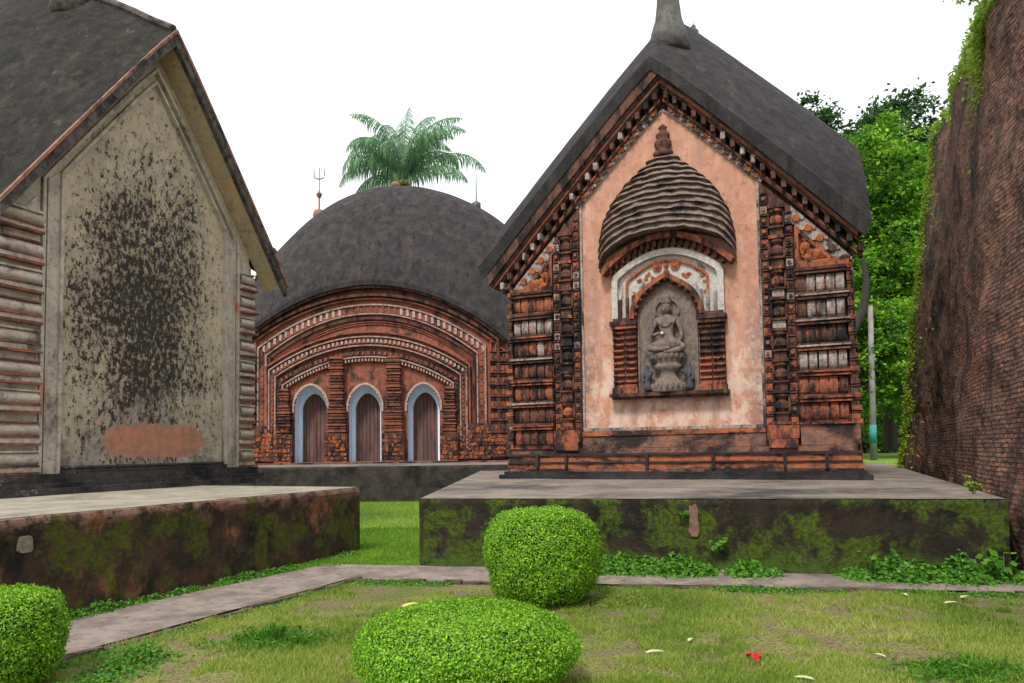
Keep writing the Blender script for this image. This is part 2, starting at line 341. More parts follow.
def path_sheet(name, A, B, n, z, mat):
    m = MB()
    def f(a, b_):
        p = Vector(A[0]).lerp(Vector(A[1]), a); q = Vector(B[0]).lerp(Vector(B[1]), a); r = p.lerp(q, b_)
        e = .035*mn.noise((r.x*1.8, r.y*1.8, 3)) if b_ in (0, 1) else 0
        return (r.x+e*.4, r.y+e, z+.006*mn.noise((r.x*2, r.y*2, 0)))
    m.grid(f, n, 4)
    o = m.build(name, mat); return o
path_sheet('footpath', ((-5.25, 2.2), (-2.08, 9.0)), ((-6.7, 2.6), (-2.60, 10.3)), 60, .022, PTH)
path_sheet('footpath', ((-2.08, 9.0), (9.0, 7.05)), ((-2.60, 10.2), (9.0, 7.95)), 90, .026, PTH)
for o in list(COL.objects):
    if o.name.startswith('footpath'): tag(o, kind='structure')
# brick edging on the lawn side of the path
m = MB()
def edging(a, b_, gap):
    d = Vector(b_)-Vector(a); L = d.length; d.normalize(); n_ = Vector((-d.y, d.x)); k = 0.
    while k < L:
        l = .23; c = Vector(a)+d*(k+l/2)
        if random.random() > gap:
            t = n_*random.uniform(-.012, .012); h = .035+random.uniform(-.012, .012); hw = .035
            P = []
            for z in (0, h):
                for (s1, s2) in ((-1, -1), (1, -1), (1, 1), (-1, 1)):
                    q = c+t+d*s1*l*.48+n_*s2*hw+Vector((random.uniform(-.006, .006), random.uniform(-.006, .006))); P.append((q.x, q.y, z))
            m.add(P, [(0, 3, 2, 1), (4, 5, 6, 7), (0, 1, 5, 4), (1, 2, 6, 5), (2, 3, 7, 6), (3, 0, 4, 7)])
        k += l
edging((-5.12, 2.2), (-1.98, 8.94), .12); edging((-1.98, 8.94), (9.0, 6.98), .10)
tag(m.build('kerb', KERB), kind='structure')

def terrace(name, corners, z, side, top, label, lip=.0, scars=()):
    """corners: front-left, front-right, back-right, back-left (x,y), sides and top with a worn edge"""
    c = [Vector((*p, 0)) for p in corners]; root = empty(name, (c[0].x, c[0].y, 0), 0, label, 'terrace'); o0 = c[0].copy()
    prof = [(0, 0.), (0, .15), (0, .35), (0, .55), (0, .72), (0, .84), (-.004, .93), (.0, .955), (.01, .985), (.035, 1.)]
    m = MB()
    for k, (A, B) in enumerate(((c[0], c[1]), (c[1], c[2]), (c[3], c[0]))):
        d = (B-A); L = d.length; d.normalize(); inn = Vector((-d.y, d.x, 0)); N = max(8, int(L/.16))
        def f(a, b_):
            i = min(int(b_*(len(prof)-1)+1e-6), len(prof)-1); off, h = prof[i]; p = A+d*L*a
            e = Vector(((p.x), (p.y), h*z*1.0)); nse = .022*mn.noise(e*1.6)+.012*mn.noise(e*6)
            if i >= 6: nse += .02*mn.noise(e*3.3+Vector((9, 0, 0)))-lip
            if a in (0, 1): nse = 0
            zz = h*z+(.012*mn.noise(e*4)if 5 < i < 9 else 0)
            q = p+inn*(off+nse)-o0; return (q.x, q.y, zz)
        m.grid(f, N, len(prof)-1)
    m.build('retaining_face', side, root)
    m = MB()
    def g(a, b_):
        a2 = a*a*(3-2*a) if False else a
        p = (c[0].lerp(c[1], a2)).lerp(c[3].lerp(c[2], a2), b_)
        i0 = .022; ctr = (c[0]+c[1]+c[2]+c[3])/4
        if b_ == 0 or a in (0, 1): p = p+(ctr-p).normalized()*i0
        q = p-o0
        return (q.x, q.y, z+.003+(.008*mn.noise((p.x*.8, p.y*.8, 0)) if 0 < a < 1 and b_ > 0 else 0))
    m.grid(g, 30, 40); m.build('paving', top, root, True)
    for (a, z0, z1, wd, mt) in scars:          # patches where the render has come away
        p = c[0].lerp(c[1], a)-o0; d = (c[1]-c[0]).normalized(); inn = Vector((-d.y, d.x, 0)); m = MB(); n = 14
        poly = []
        for k in range(n):
            t = 2*math.pi*k/n; rr = 1+.35*mn.noise((k*1.7, a*9, 0)); cx_, cz = abs(math.cos(t))**.5*math.copysign(1, math.cos(t)), abs(math.sin(t))**.5*math.copysign(1, math.sin(t))
            q = p+d*wd*.5*cx_*rr; poly.append((q, (z0+z1)/2+(z1-z0)/2*cz*min(rr, 1.0)))
        P = [(q-inn*.034) for q, _ in poly]+[(q+inn*.03) for q, _ in poly]
        P = [(P[i].x, P[i].y, poly[i % n][1]) for i in range(2*n)]
        m.add(P, [tuple(range(n))]+[(i, i+n, (i+1) % n+n, (i+1) % n) for i in range(n)])
        m.build('render_scar', mt, root)
    return root
SCAR = weather('scar_reddish', (.25, .13, .095), (.18, .10, .075), (.06, .045, .035), .3, (.3, .2, .16), .2, 5, .5)
SCARP = weather('scar_pale', (.30, .26, .18), (.2, .17, .12), (.08, .07, .05), .3, None, 0, 5, .5)
terrace('stone_terrace', ((-1.3, 10.0), (5.78, 8.46), (13.4, 26), (-1.0, 24)), .935, PSR, PTR,
        'mossy green-black terrace carrying the pink-panelled temple, weeds along its foot', 0, ((.507, .46, .88, .13, SCAR),))
d_ = Vector((-.405, -.914)); nn_ = Vector((-.914, .405))
A_ = Vector((-2.45, 11.55)); F_ = A_+d_*11.5
terrace('stone_terrace', (tuple(F_), tuple(A_), tuple(A_+nn_*12), tuple(F_+nn_*12)), 1.03, PSL, PTL,
        'stained brown and green terrace under the mould-speckled temple, bare footpath along it', .02,
        ((.545, .70, .86, .13, SCARP),))
terrace('stone_terrace', ((-13.5, 23.2), (1.2, 22.6), (1.2, 36), (-13.5, 36)), 1.12, weather('far_terrace_side', (.06, .05, .045), (.035, .03, .028), (.015, .014, .014), .5, (.16, .12, .1), .2, .8, 1), PTR,
        'dark low terrace under the domed temple with three blue arches', 0)

# ================================================================ TEMPLE TYPE: two-sloped curved roof seen from the gable
def dzf(v, v0, v1, Rr, flat=.0):
    s = (v-v0-flat)/((v1-v0)/2-flat); s2 = (v1-flat-v)/((v1-v0)/2-flat); s = max(0, min(s, s2, 1)); return Rr*(1-(1-s)**2)*s/(s+.035)
def gable_roof(root, hw, zap, slope, v0, v1, Rr, th, matR, name='roof', sag=.0, lift=0., du=0.):
    m = MB()
    def prof(u):
        a = abs(u)/hw; return zap-slope*abs(u)+sag*math.sin(a*math.pi)+(-.05*math.exp(-(u/.25)**2))
    NU, NV = 40, 44
    def top(a, b_):
        u = -hw+2*hw*a; v = v0+(v1-v0)*b_; n_ = .03*mn.noise((u*.9, v*.9, 1))+.012*mn.noise((u*4, v*4, 1)); return (u*(1+.03*lift/.2)+du, v, prof(u)+lift+dzf(v, v0, v1, Rr)+n_)
    def bot(a, b_):
        u = -hw+2*hw*a; v = v0+(v1-v0)*b_; return (u+du, v, prof(u)+dzf(v, v0, v1, Rr)-th)
    m.grid(top, NU, NV); m.grid(bot, NU, NV, True)
    for b_ in (0, 1):
        m.grid(lambda a, t: tuple(Vector(bot(a, b_)).lerp(Vector(top(a, b_)), t)), NU, 1, b_ == 1)
    for a in (0, 1):
        m.grid(lambda t, b_: tuple(Vector(top(a, b_)).lerp(Vector(bot(a, b_)), t)), 1, NV, a == 0)
    return m.build(name, matR, root, True), prof
def gable_body(root, hw, prof, under, v0, v1, rv0, rv1, Rr, mat, taper=.0, hl=None):
    hl = hl or hw; m = MB(); NV = 24; US = [-hl, -hl*.75, -hl*.5, -hl*.25, 0, hw*.25, hw*.5, hw*.75, hw]
    ring = []
    for j in range(NV+1):
        v = v0+(v1-v0)*j/NV; d = dzf(v, rv0, rv1, Rr)
        ring.append([(-hl-taper, v, 0), (hw+taper, v, 0)]+[(u, v, prof(u)-under+d) for u in US[::-1]])
    n = len(ring[0]); P = [p for r in ring for p in r]; F = []
    for j in range(NV):
        for i in range(n): F.append((j*n+i, j*n+(i+1) % n, (j+1)*n+(i+1) % n, (j+1)*n+i)[::-1])
    F.append(tuple(range(n))); F.append(tuple(range(NV*n, NV*n+n))[::-1]); m.add(P, F)
    return m.build('wall', mat, root)
def rake(m, prof, u0, u1, a, b_, v0, v1, n=6):
    """band parallel to the roof slope between a and b_ below it"""
    us = [u0+(u1-u0)*i/n for i in range(n+1)]
    for i in range(n):
        m.prism([(us[i], prof(us[i])-a), (us[i+1], prof(us[i+1])-a), (us[i+1], prof(us[i+1])-b_), (us[i], prof(us[i])-b_)], v0, v1)

# ================================================================ RIGHT TEMPLE (pink panel, deity niche)
RT = empty('temple', (3.37, 15.27, .935), -22.8, 'terracotta temple with pink gable panel, carved niche and seated deity', 'temple')
RV0, RV1, RR = -.5, 10.5, 3.35
roof, rp = gable_roof(RT, 3.97, 8.82, 1.045, RV0, RV1, RR, .10, ROOF, sag=.06, lift=.20, du=-.16)
tag(roof, 'smooth grey-black plastered roof')
gable_body(RT, 3.58, rp, .14, 0, 10, RV0, RV1, RR, TERD, .06)
# finials on the ridge
FIN = weather('finial_grey', (.13, .125, .115), (.08, .08, .072), (.02, .02, .02), .35, (.22, .2, .17), .2, 1.5, .4)
def finial(zc, vc, s, mat, parent, zs=1.):
    m = MB(); m.lathe([(r_, z_*zs) for r_, z_ in [(.62*s, -.6), (.50*s, -.1), (.38*s, .2), (.32*s, .6), (.30*s, 1.1), (.33*s, 1.3), (.2*s, 1.6), (.12*s, 1.8), (.17*s, 1.95), (.10*s, 2.1), (.03*s, 2.3), (.02*s, 2.7)]], 0, vc, 14, 1, zc)
    return m.build('finial', mat, parent, True)
for v in (.95, 5.0, 9.05): finial(rp(0)+.15+dzf(v, RV0, RV1, RR), v, .82 if v < 4 else .45, FIN, roof, 1. if v < 4 else .22)
# verge: red rake board, corbels
m = MB()
for sgn in (-1, 1):
    ue = 4.0 if sgn < 0 else 3.76; m.m = int(sgn < 0); rake(m, rp, sgn*.0, sgn*ue, .102 if sgn > 0 else -.10, .20, -.47, 0); m.m = 1; rake(m, rp, sgn*.0, sgn*(ue-.04), .202, .27, -.40, 0); m.m = 0; rake(m, rp, sgn*.0, sgn*(ue-.08), .272, .36, -.36, 0)
    m.m = 1; rake(m, rp, sgn*.02, sgn*3.7, .362, .43, -.30, 0); m.m = 0
    rake(m, rp, sgn*.03, sgn*3.66, .60, .66, -.20, 0)
m.build('rake_moulding', [LTR, TERD], RT)
m = MB(); 
for sgn in (-1, 1):
    k = .12
    while k < 3.8:
        u = sgn*k; z = rp(u)-.43; m.m = random.choice([0, 0, 1]); m.box(u-.045, u+.045, -.34, 0, z-.15, z+.0, .008); m.m = 0; m.box(u-.035, u+.035, -.22, 0, z-.23, z-.13, .006)
        k += .19
m.build('corbel_row', [TERD, LIME], RT)
# rosette bands
m = MB()
def rosettes(u0, u1, a, b_, step, v):
    m.m = 2; rake(m, rp, u0, u1, a, b_, v, 0); m.m = 0
    n = int(abs(u1-u0)/step)
    for i in range(n+1):
        u = u0+(u1-u0)*(i+.5)/(n+1); z = rp(u)-(a+b_)/2; r = step*.36
        m.m = random.choice([0, 0, 1]); m.prism([(u+r*math.cos(t*math.pi/3), z+r*math.sin(t*math.pi/3)) for t in range(6)], v-.05, v)
        m.m = 2; s_ = math.copysign(1, u1-u0)
        for q in (0, 1):
            uu = u+s_*step*.5; zz = rp(uu)-(a+b_)/2+(q-.5)*(b_-a)*.62; m.box(uu-.03, uu+.03, v-.035, v, zz-.03, zz+.03)
for s in (-1, 1):
    rosettes(s*.12, s*1.95, .67, .80, .15, -.10)
    rosettes(s*2.50, s*3.55, .80, 1.14, .22, -.14)
    m.m = 1; rake(m, rp, s*1.95, s*3.5, .66, .72, -.2, 0)
m.build('rosette_band', [ORNG, TERD, LIME], RT)
# pink panel
m = MB(); m.prism([(-1.86, 1.06), (1.86, 1.06), (1.86, rp(1.86)-.80), (0, rp(0)-.80), (-1.86, rp(1.86)-.80)], -.05, .0); m.build('plaster_panel', PINK, RT)
m = MB()
for s in (-1, 1):
    m.strip([(s*1.86, 1.06), (s*1.86, rp(1.86)-.82)][::s], .05, -.09, -.04)
    rake(m, rp, s*.01, s*1.88, .80, .85, -.085, -.04)
m.box(-1.88, 1.88, -.10, -.04, 1.03, 1.10)
m.build('panel_border', LIME, RT)
# pilasters
for s in (-1, 1):
    ztop = rp(2.2)-.82
    m = MB(); m.m = 1; m.prism([(s*1.92, .66), (s*2.53, .66), (s*2.53, rp(2.53)-.82), (s*1.92, rp(1.92)-.82)], -.12, 0)
    for (a, b_) in ((1.93, 2.06), (2.39, 2.52)):
        zz = 1.08; zmax = rp(b_)-.95
        while zz < zmax:
            m.m = random.choice([0, 1, 1, 1, 2]) if zz > 2 else random.choice([0, 0, 1]); m.box(s*a, s*b_, -.17, -.12, zz, zz+.15)
            m.m = 1; m.box(s*(a-.0), s*(b_+.0), -.195, -.12, zz+.17, zz+.20); c = (a+b_)/2; m.m = 0; m.prism([(s*c+.04*math.cos(t), zz+.075+.04*math.sin(t)) for t in [k*math.pi/3 for k in range(6)]], -.20, -.17); zz += .225
    cu = s*2.225; zz = 1.08
    while zz < ztop-.5:
        h = .62; m.m = random.choice([1, 1, 0]); m.box(cu-.15, cu+.15, -.27, -.12, zz, zz+.06); m.m = random.choice([0, 1]) if zz < 2.4 else random.choice([1, 1, 2])
        m.box(cu-.12, cu+.12, -.23, -.12, zz+.06, zz+.20); m.m = 1; m.box(cu-.15, cu+.15, -.28, -.12, zz+.21, zz+.25)
        m.m = random.choice([0, 1, 1]); m.lathe([(.06, .26), (.13, .33), (.135, .42), (.07, .50), (.10, .53), (.14, .56), (.14, .60), (.05, .62)], cu, -.14, 10, .9, zz)
        m.m = 1; 
        for q in (-1, 1): m.box(cu+q*.14-.02, cu+q*.14+.02, -.2, -.12, zz+.27, zz+.60)
        zz += h
    m.m = 1; m.box(cu-.17, cu+.17, -.26, -.12, zz, zz+.08); m.prism([(cu-.15, zz+.08), (cu+.15, zz+.08), (cu, zz+.30)], -.22, -.12)
    m.m = 0; m.box(s*1.96, s*2.50, -.36, -.1, .62, .80, .01); m.box(s*1.93, s*2.53, -.30, -.1, .80, 1.06, .01)
    m.build('pilaster', [TER, TERD, LIME], RT)
# corner stacks of rolled mouldings
def stack(s, u0, u1, z0, n, h, sl):
    m = MB(); m.m = 1; m.prism([(s*(u0-.0), z0), (s*(u1+.03), z0), (s*(u1), z0+n*h+.08), (s*u0, z0+n*h+.08)], -.10, 0)
    for k in range(n):
        z = z0+k*h; t = .03*(1-k/n)
        m.m = random.choice(sl[k % len(sl)]); m.box(s*(u0-.02), s*(u1+.05+t), -.30, -.1, z, z+.035)
        m.m = 1; m.box(s*(u0), s*(u1+.02+t), -.25, -.1, z+.037, z+.075); m.m = 0 if k < 3 else 1; m.box(s*u0, s*(u1+.03+t), -.275, -.1, z+.45*h+.21, z+.45*h+.24)
        m.m = 0; m.box(s*u0, s*(u1+.01+t), -.22, -.1, z+.45*h+.245, z+h-.002)
        rowm = random.choice(sl[k % len(sl)]); nb = 5; wd = (u1-u0)/nb; zb0, zb1 = z+.078, z+.45*h+.205
        for i in range(nb):
            a = u0+i*wd+.018; b_ = u0+(i+1)*wd-.018; m.m = rowm if random.random() < .8 else random.choice(sl[k % len(sl)]); bl = random.uniform(.85, 1.05)
            def roll(x, y, a=a, b_=b_, bl=bl): t_ = math.pi*y; return (s*(a+(b_-a)*x), -.13-.095*bl*max(0, math.sin(t_))**.8 if 0 < y < 1 else -.1, zb0+(zb1-zb0)*(.5-.5*math.cos(t_)))
            m.grid(roll, 1, 8, s < 0)
            m.m = 0 if random.random() < .6 else 1
            m.grid(lambda x, y, a=a: (s*(a-.036+.036*x), -.12-.075*math.sin(math.pi*y), zb0+(zb1-zb0)*y), 1, 6, s < 0)
    m.m = 1; z = z0+n*h
    m.box(s*(u0-.02), s*(u1+.04), -.29, -.1, z, z+.05); m.m = 0; m.box(s*u0, s*(u1+.02), -.24, -.1, z+.05, z+.14)
    m.build('corner_mouldings', [TER, TERD, LIME], RT)
    # outer edge column, slightly battered
    m = MB(); z = z0
    while z < z0+n*h:
        tt = .10*(1-(z-z0)/(n*h)); m.m = random.choice([0, 1]); m.box(s*(u1+.03), s*(u1+.12+tt), -.26, .12, z, z+.09); m.m = random.choice([0, 1, 1]); m.box(s*(u1+.03), s*(u1+.08+tt), -.22, .1, z+.09, z+.20)
        m.m = 1; m.box(s*(u1+.03), s*(u1+.11+tt), -.24, .1, z+.205, z+.235); z += .25
    m.build('edge_column', [TER, TERD], RT)
stack(-1, 2.56, 3.50, .66, 7, .503, ([0, 0, 1], [0, 0, 1], [0, 0, 2], [0, 0, 1], [0, 1, 2], [0, 2, 2], [1, 2, 0]))
stack(1, 2.56, 3.44, 1.07, 6, .503, ([0, 0, 0], [0, 0, 1], [2, 2, 0], [2, 2, 1], [2, 1, 0], [2, 1, 2]))
# triangular reliefs with scrolling figures
for s in (-1, 1):
    zb = 4.24; za = rp(2.58)-1.16; ue = 3.44; m = MB(); m.m = 1
    m.prism([(s*2.58, zb), (s*ue, zb), (s*ue, rp(ue)-1.15), (s*2.58, za)], -.08, 0)
    m.m = 0; m.box(s*2.56, s*3.5, -.17, -.05, zb, zb+.07); m.box(s*2.56, s*2.63, -.16, -.05, zb+.07, za)
    us = [2.58+(ue-2.58)*i/5 for i in range(6)]
    for i in range(5): m.prism([(s*us[i], rp(us[i])-1.15), (s*us[i+1], rp(us[i+1])-1.15), (s*us[i+1], rp(us[i+1])-1.24), (s*us[i], rp(us[i])-1.24)], -.16, -.05)
    m.m = 2
    B = [(2.76, 4.78, .075), (2.75, 4.62, .10), (2.84, 4.50, .08), (2.80, 4.40, .09), (2.98, 4.46, .12), (3.08, 4.44, .09), (2.95, 4.63, .06), (3.12, 4.54, .05), (2.70, 4.52, .05), (3.20, 4.38, .05)]
    for (u, z, r) in B: m.ball((s*u, -.10, z-.02), r, 1, .7, 1, 8)
    def tb(pts): m.tube([(s*u, -.13, z) for u, z in pts], [.02]*len(pts), 6)
    tb([(2.68, 4.42), (2.78, 4.34), (2.95, 4.35), (3.15, 4.36), (3.3, 4.33)]); tb([(2.72, 4.66), (2.66, 4.56), (2.70, 4.44)]); tb([(2.95, 4.58), (3.05, 4.60), (3.10, 4.5), (3.02, 4.40), (2.93, 4.44)]); tb([(2.84, 4.62), (2.9, 4.7), (2.98, 4.66)])
    m.build('triangular_relief', [TER, TERD, ORNG], RT)
# plinth
m = MB()
def step(hw, z0, z1, v, mi, j=.012):
    m.m = mi; hw -= .15
    n = 14
    for i in range(n):
        a = -hw+2*hw*i/n; b_ = -hw+2*hw*(i+1)/n; m.box(a, b_, v+random.uniform(-.006, .006), 0, z0, z1+random.uniform(-.004, .004), .004)
    m.box(hw-.5, hw, 0, 10.1, z0, z1); m.box(-hw, -hw+.5, 0, 10.1, z0, z1)
step(3.93, 0, .09, -.52, 1); step(3.84, .09, .16, -.42, 1); step(3.78, .16, .22, -.36, 2); step(3.80, .22, .34, -.35, 0); step(3.76, .34, .37, -.38, 1); step(3.75, .37, .50, -.32, 0); step(3.78, .50, .55, -.36, 1)
step(3.70, .55, .66, -.26, 2)
m.m = 2
m.box(2.56, 3.60, -.25, 0, .66, 1.07, .012)
m.box(-1.9, 1.9, -.17, 0, .66, 1.03, .012); m.m = 0; m.box(-1.9, 1.9, -.20, 0, .93, 1.03, .01)
for u in (-2.9, -2.22, -.45, .9, 2.25, 3.0):
    m.m = 1; m.box(u-.03, u+.03, -.42, 0, .22, .55)
m.build('plinth', [weather('plinth_orange', (.40, .12, .05), (.26, .10, .05), (.03, .022, .02), .62, (.42, .34, .28), .2, 1.6, 2), BASE, PLINTH], RT)
# tiered spire relief
SP = MB()
def shik(a, t):
    """a -1..1 across, t 0..1 up"""
    cw = [(0, 1.42), (.2, 1.42), (.38, 1.33), (.55, 1.14), (.72, .84), (.87, .48), (1, .19)]
    for i in range(6):
        if cw[i][0] <= t <= cw[i+1][0]: f = (t-cw[i][0])/(cw[i+1][0]-cw[i][0]); wd = cw[i][1]*(1-f)+cw[i+1][1]*f
    return wd
NT = 13
def sh(x, y):
    a = -1+2*x; k = y*NT; fr = k-int(k) if y < 1 else .99; wd = shik(a, y); sg = .66*(1-y)**1.1+.03
    saw = .07*(1-fr)**.7+(.035 if fr < .25 else 0); blk = .05*mn.noise((a*7*wd, int(k)*3.1, 0))
    bul = .42*wd*math.sqrt(max(0, 1-a*a*.96))
    if abs(a) > .999: bul = 0; 
    n_ = int(k); zz = 5.22+(6.96-5.22)*y-sg*a*a
    return (wd*math.sin(a*1.45)/math.sin(1.45)*(1+.02*(1-fr)), -.06-bul*.75-saw-blk if abs(a) < .999 else 0, zz+.035*mn.noise((a*5*wd, n_*2.3, 4)))
ys = []
for k in range(NT): ys += [k/NT+.0001, (k+.22)/NT, (k+.26)/NT, (k+.6)/NT, (k+.95)/NT]
ys.append(1.)
NA = 36; P = [sh(i/NA, y) for y in ys for i in range(NA+1)]
SP.add(P, [(j*(NA+1)+i, j*(NA+1)+i+1, (j+1)*(NA+1)+i+1, (j+1)*(NA+1)+i) for j in range(len(ys)-1) for i in range(NA)])
SP.add([sh(i/NA, .0001) for i in range(NA+1)]+[(sh(i/NA, .0001)[0], 0, sh(i/NA, .0001)[2]) for i in range(NA+1)], [(i, i+NA+1, i+NA+2, i+1) for i in range(NA)])
spr = SP.build('tiered_spire', SHIK, RT)
m = MB(); m.lathe([(.20, -.04), (.22, .04), (.10, .10), (.17, .17), (.19, .25), (.16, .31), (.09, .34), (.15, .39), (.15, .45), (.07, .50), (.06, .54), (.10, .58), (.06, .63), (.01, .67)], 0, -.12, 14, .7, 6.94); m.build('finial', TERD, spr, True)
# brick arch under the spire
def arc(hw, ze, zc, n=24, p=2.0): return [(-hw+2*hw*i/n, ze+(zc-ze)*(1-abs(-1+2*i/n)**p)) for i in range(n+1)]
m = MB(); m.strip(arc(1.42, 4.50, 5.20), .12, -.34, 0); m.build('brick_arch', TER, RT)
m = MB()
pa_ = arc(1.32, 4.46, 5.07, 19)
for i in range(1, 19): u, z = pa_[i]; m.box(u-.028, u+.028, -.26, 0, z-.13, z, .005)
m.build('dentil_row', TERD, RT)
# niche frame
m = MB(); fr = [(-1.18, 3.36), (-1.18, 4.28)]+arc(1.12, 4.42, 4.88, 18)+[(1.18, 4.28), (1.18, 3.36)]
m.prism(fr[::-1], -.10, 0)
m.strip(fr, .13, -.20, -.09)
inn = [(-.88, 3.4), (-.88, 4.22)]+arc(.86, 4.28, 4.66, 14)+[(.88, 4.22), (.88, 3.4)]
m.m = 1; m.strip(inn, .05, -.155, -.09)
for u, z, r in ((-.19, 4.52, .095), (.19, 4.52, .095)): m.m = 1; m.prism([(u+r*math.cos(t), z+r*math.sin(t)) for t in [k*math.pi/7 for k in range(14)]], -.15, -.09); m.prism([(u+r*.5*math.cos(t), z+r*.5*math.sin(t)) for t in [k*math.pi/5 for k in range(10)]], -.175, -.15)
m.lathe([(.05, 0), (.07, .08), (.03, .14), (.06, .2), (.01, .33)], 0, -.11, 8, .7, 4.32)
for i in range(26):
    u = random.choice([-1, 1])*random.uniform(.3, .82); z = random.uniform(3.9, 4.4)
    if abs(u)**2+(z-3.5)**2 < .72: continue
    m.m = 1; m.prism([(u+random.uniform(.03, .06)*math.cos(t), z+random.uniform(.03, .05)*math.sin(t)) for t in [k*math.pi/3 for k in range(6)]], -.12, -.09)
m.build('niche_panel', [weather('niche_lime', (.55, .52, .45), (.42, .40, .37), (.06, .06, .075), .34, (.42, .17, .09), .30, 3, .5), ORNG], RT)
# cusped arch
m = MB(); NC = 13; ao = []; 
def pt(r, k): t = math.pi*(1-k); return (r*math.cos(t), 3.42+r*math.sin(t)*1.05+.10*math.exp(-(math.cos(t)/.25)**2))
ao = [(-.78, 1.95)]+[pt(.78, k/26) for k in range(27)]+[(.78, 1.95)]
m.strip(ao[1:-1], .10, -.30, 0); m.m = 1
for k in range(NC):
    u, z = pt(.665, (k+.5)/NC); m.ball((u, -.22, z), .055, 1, 1.4, 1, 8)
m.m = 0; m.strip([pt(.65, k/26) for k in range(27)], .04, -.16, 0)
m.build('cusped_arch', [TER, TERD], RT)
# niche back slab
m = MB(); m.prism([(-.64, 1.82), (.64, 1.82)]+[pt(.62, 1-k/20) for k in range(21)], -.125, -.04); 
m.strip([(-.63, 1.82)]+[pt(.63, k/24) for k in range(25)]+[(.63, 1.82)], .035, -.16, -.12); m.build('niche_back', STONE, RT)
for s in (-1, 1):
    m = MB(); m.m = 1; m.box(s*.66, s*1.17, -.14, 0, 1.82, 3.38)
    n = 9; h = (3.22-2.02)/n
    m.m = 0; m.box(s*.64, s*1.19, -.26, 0, 1.82, 1.95, .01); m.box(s*.67, s*1.16, -.22, 0, 1.95, 2.02, .01)
    for k in range(n):
        z = 2.02+k*h; m.m = random.choice([0, 0, 1])
        for (a, b_) in ((.66, .90), (.925, 1.17)):
            m.grid(lambda x, y, a=a, b_=b_, z=z: (s*(a+(b_-a)*x), -.15-.075*math.sin(math.pi*y), z+.015+(h*.62)*y), 1, 6, s < 0)
        m.m = 1; m.box(s*.66, s*1.17, -.165, -.1, z+h*.70, z+h*.98, .004)
    m.m = 0; m.box(s*.64, s*1.20, -.27, 0, 3.22, 3.30, .01); m.m = 1; m.box(s*.62, s*1.22, -.30, 0, 3.305, 3.38, .01); m.box(s*.66, s*1.17, -.22, 0, 3.385, 3.46, .01)
    for q in (.72, .85, 1.0, 1.12): m.m = random.choice([1, 2]); m.box(s*(q-.03), s*(q+.03), -.19, 0, 3.46, 3.95-.25*abs(q-.7), .006)
    m.build('niche_column', [TER, TERD, LIME], RT)
m = MB(); m.box(-1.24, 1.24, -.34, 0, 1.75, 1.815, .01); m.box(-1.20, 1.20, -.27, 0, 1.70, 1.748, .01); m.build('sill', TERD, RT)

# seated deity in the niche (a relief statue, its own thing, in temple-facade orientation)
th = R(-22.8); ux = Vector((math.cos(th), math.sin(th), 0)); vx = Vector((-math.sin(th), math.cos(th), 0))
def rtw(u, v, z): return Vector((3.37, 15.27, .935))+ux*u+vx*v+Vector((0, 0, z))
ST = empty('statue', rtw(0, -.2, 1.815), -22.8, 'carved stone deity seated cross-legged on a lotus pedestal inside the arched niche', 'statue')
def skin(name, chains, mat, parent, lv=2, flat=None, root=0):
    vs_, es, rr = [], [], []; idx = {}
    for ch in chains:
        prev = None
        for (x, y, z, r) in ch:
            key = (round(x, 3), round(y, 3), round(z, 3))
            if key not in idx: idx[key] = len(vs_); vs_.append((x, y, z)); rr.append(r)
            i = idx[key]
            if prev is not None: es.append((prev, i))
            prev = i
    me = bpy.data.meshes.new(name); me.from_pydata(vs_, es, []); o = bpy.data.objects.new(name, me); COL.objects.link(o)
    sm = o.modifiers.new('skin', 'SKIN'); sub = o.modifiers.new('sub', 'SUBSURF'); sub.levels = lv; sub.render_levels = lv
    for i, s_ in enumerate(me.skin_vertices[0].data): s_.radius = (rr[i], rr[i]*(flat or 1)); s_.use_root = (i == root)
    dg = bpy.context.evaluated_depsgraph_get(); nm = bpy.data.meshes.new_from_object(o.evaluated_get(dg)); bpy.data.objects.remove(o)
    nm.materials.clear(); nm.materials.append(mat); nm.polygons.foreach_set('use_smooth', [True]*len(nm.polygons))
    o = bpy.data.objects.new(name, nm); COL.objects.link(o); o.parent = parent; return o
Z = 0.0
torso = [(0, 0, 1.02, .16), (0, -.01, 1.16, .125), (0, -.015, 1.32, .15), (0, 0, 1.50, .16), (0, 0, 1.62, .075), (0, -.02, 1.68, .07)]
armR = [(0, 0, 1.50, .16), (-.20, 0, 1.53, .075), (-.30, -.02, 1.36, .058), (-.33, -.05, 1.20, .048), (-.22, -.12, 1.21, .040), (-.12, -.15, 1.25, .034)]
armL = [(0, 0, 1.50, .16), (.20, 0, 1.53, .075), (.29, -.01, 1.35, .058), (.31, -.04, 1.17, .046), (.27, -.08, 1.06, .038), (.22, -.11, .99, .034)]
legA = [(0, 0, 1.02, .16), (-.20, -.06, .98, .11), (-.38, -.10, .93, .09), (-.22, -.16, .90, .065), (-.02, -.19, .90, .05), (.10, -.19, .92, .04)]
legB = [(0, 0, 1.02, .16), (.20, -.06, .98, .11), (.38, -.09, .93, .09), (.24, -.15, .87, .065), (.06, -.17, .84, .05), (-.06, -.18, .84, .04)]
fig = skin('figure', [torso, armR, armL, legA, legB], STONE, ST)
m = MB(); m.ball((0, -.03, 1.78), .125, .82, .85, 1.12, 14)                       # head
m.ball((0, -.13, 1.765), .022, .8, 1, 1.5, 6)                                        # nose
for s in (-1, 1): m.ball((s*.04, -.125, 1.80), .016, 1.3, .6, .6, 6); m.ball((s*.105, -.02, 1.76), .03, .5, .6, 1.8, 6); m.ball((s*.10, -.13, 1.46), .05, 1, .5, .9, 8)
m.ball((0, -.128, 1.715), .018, 1.5, .5, .4, 6)
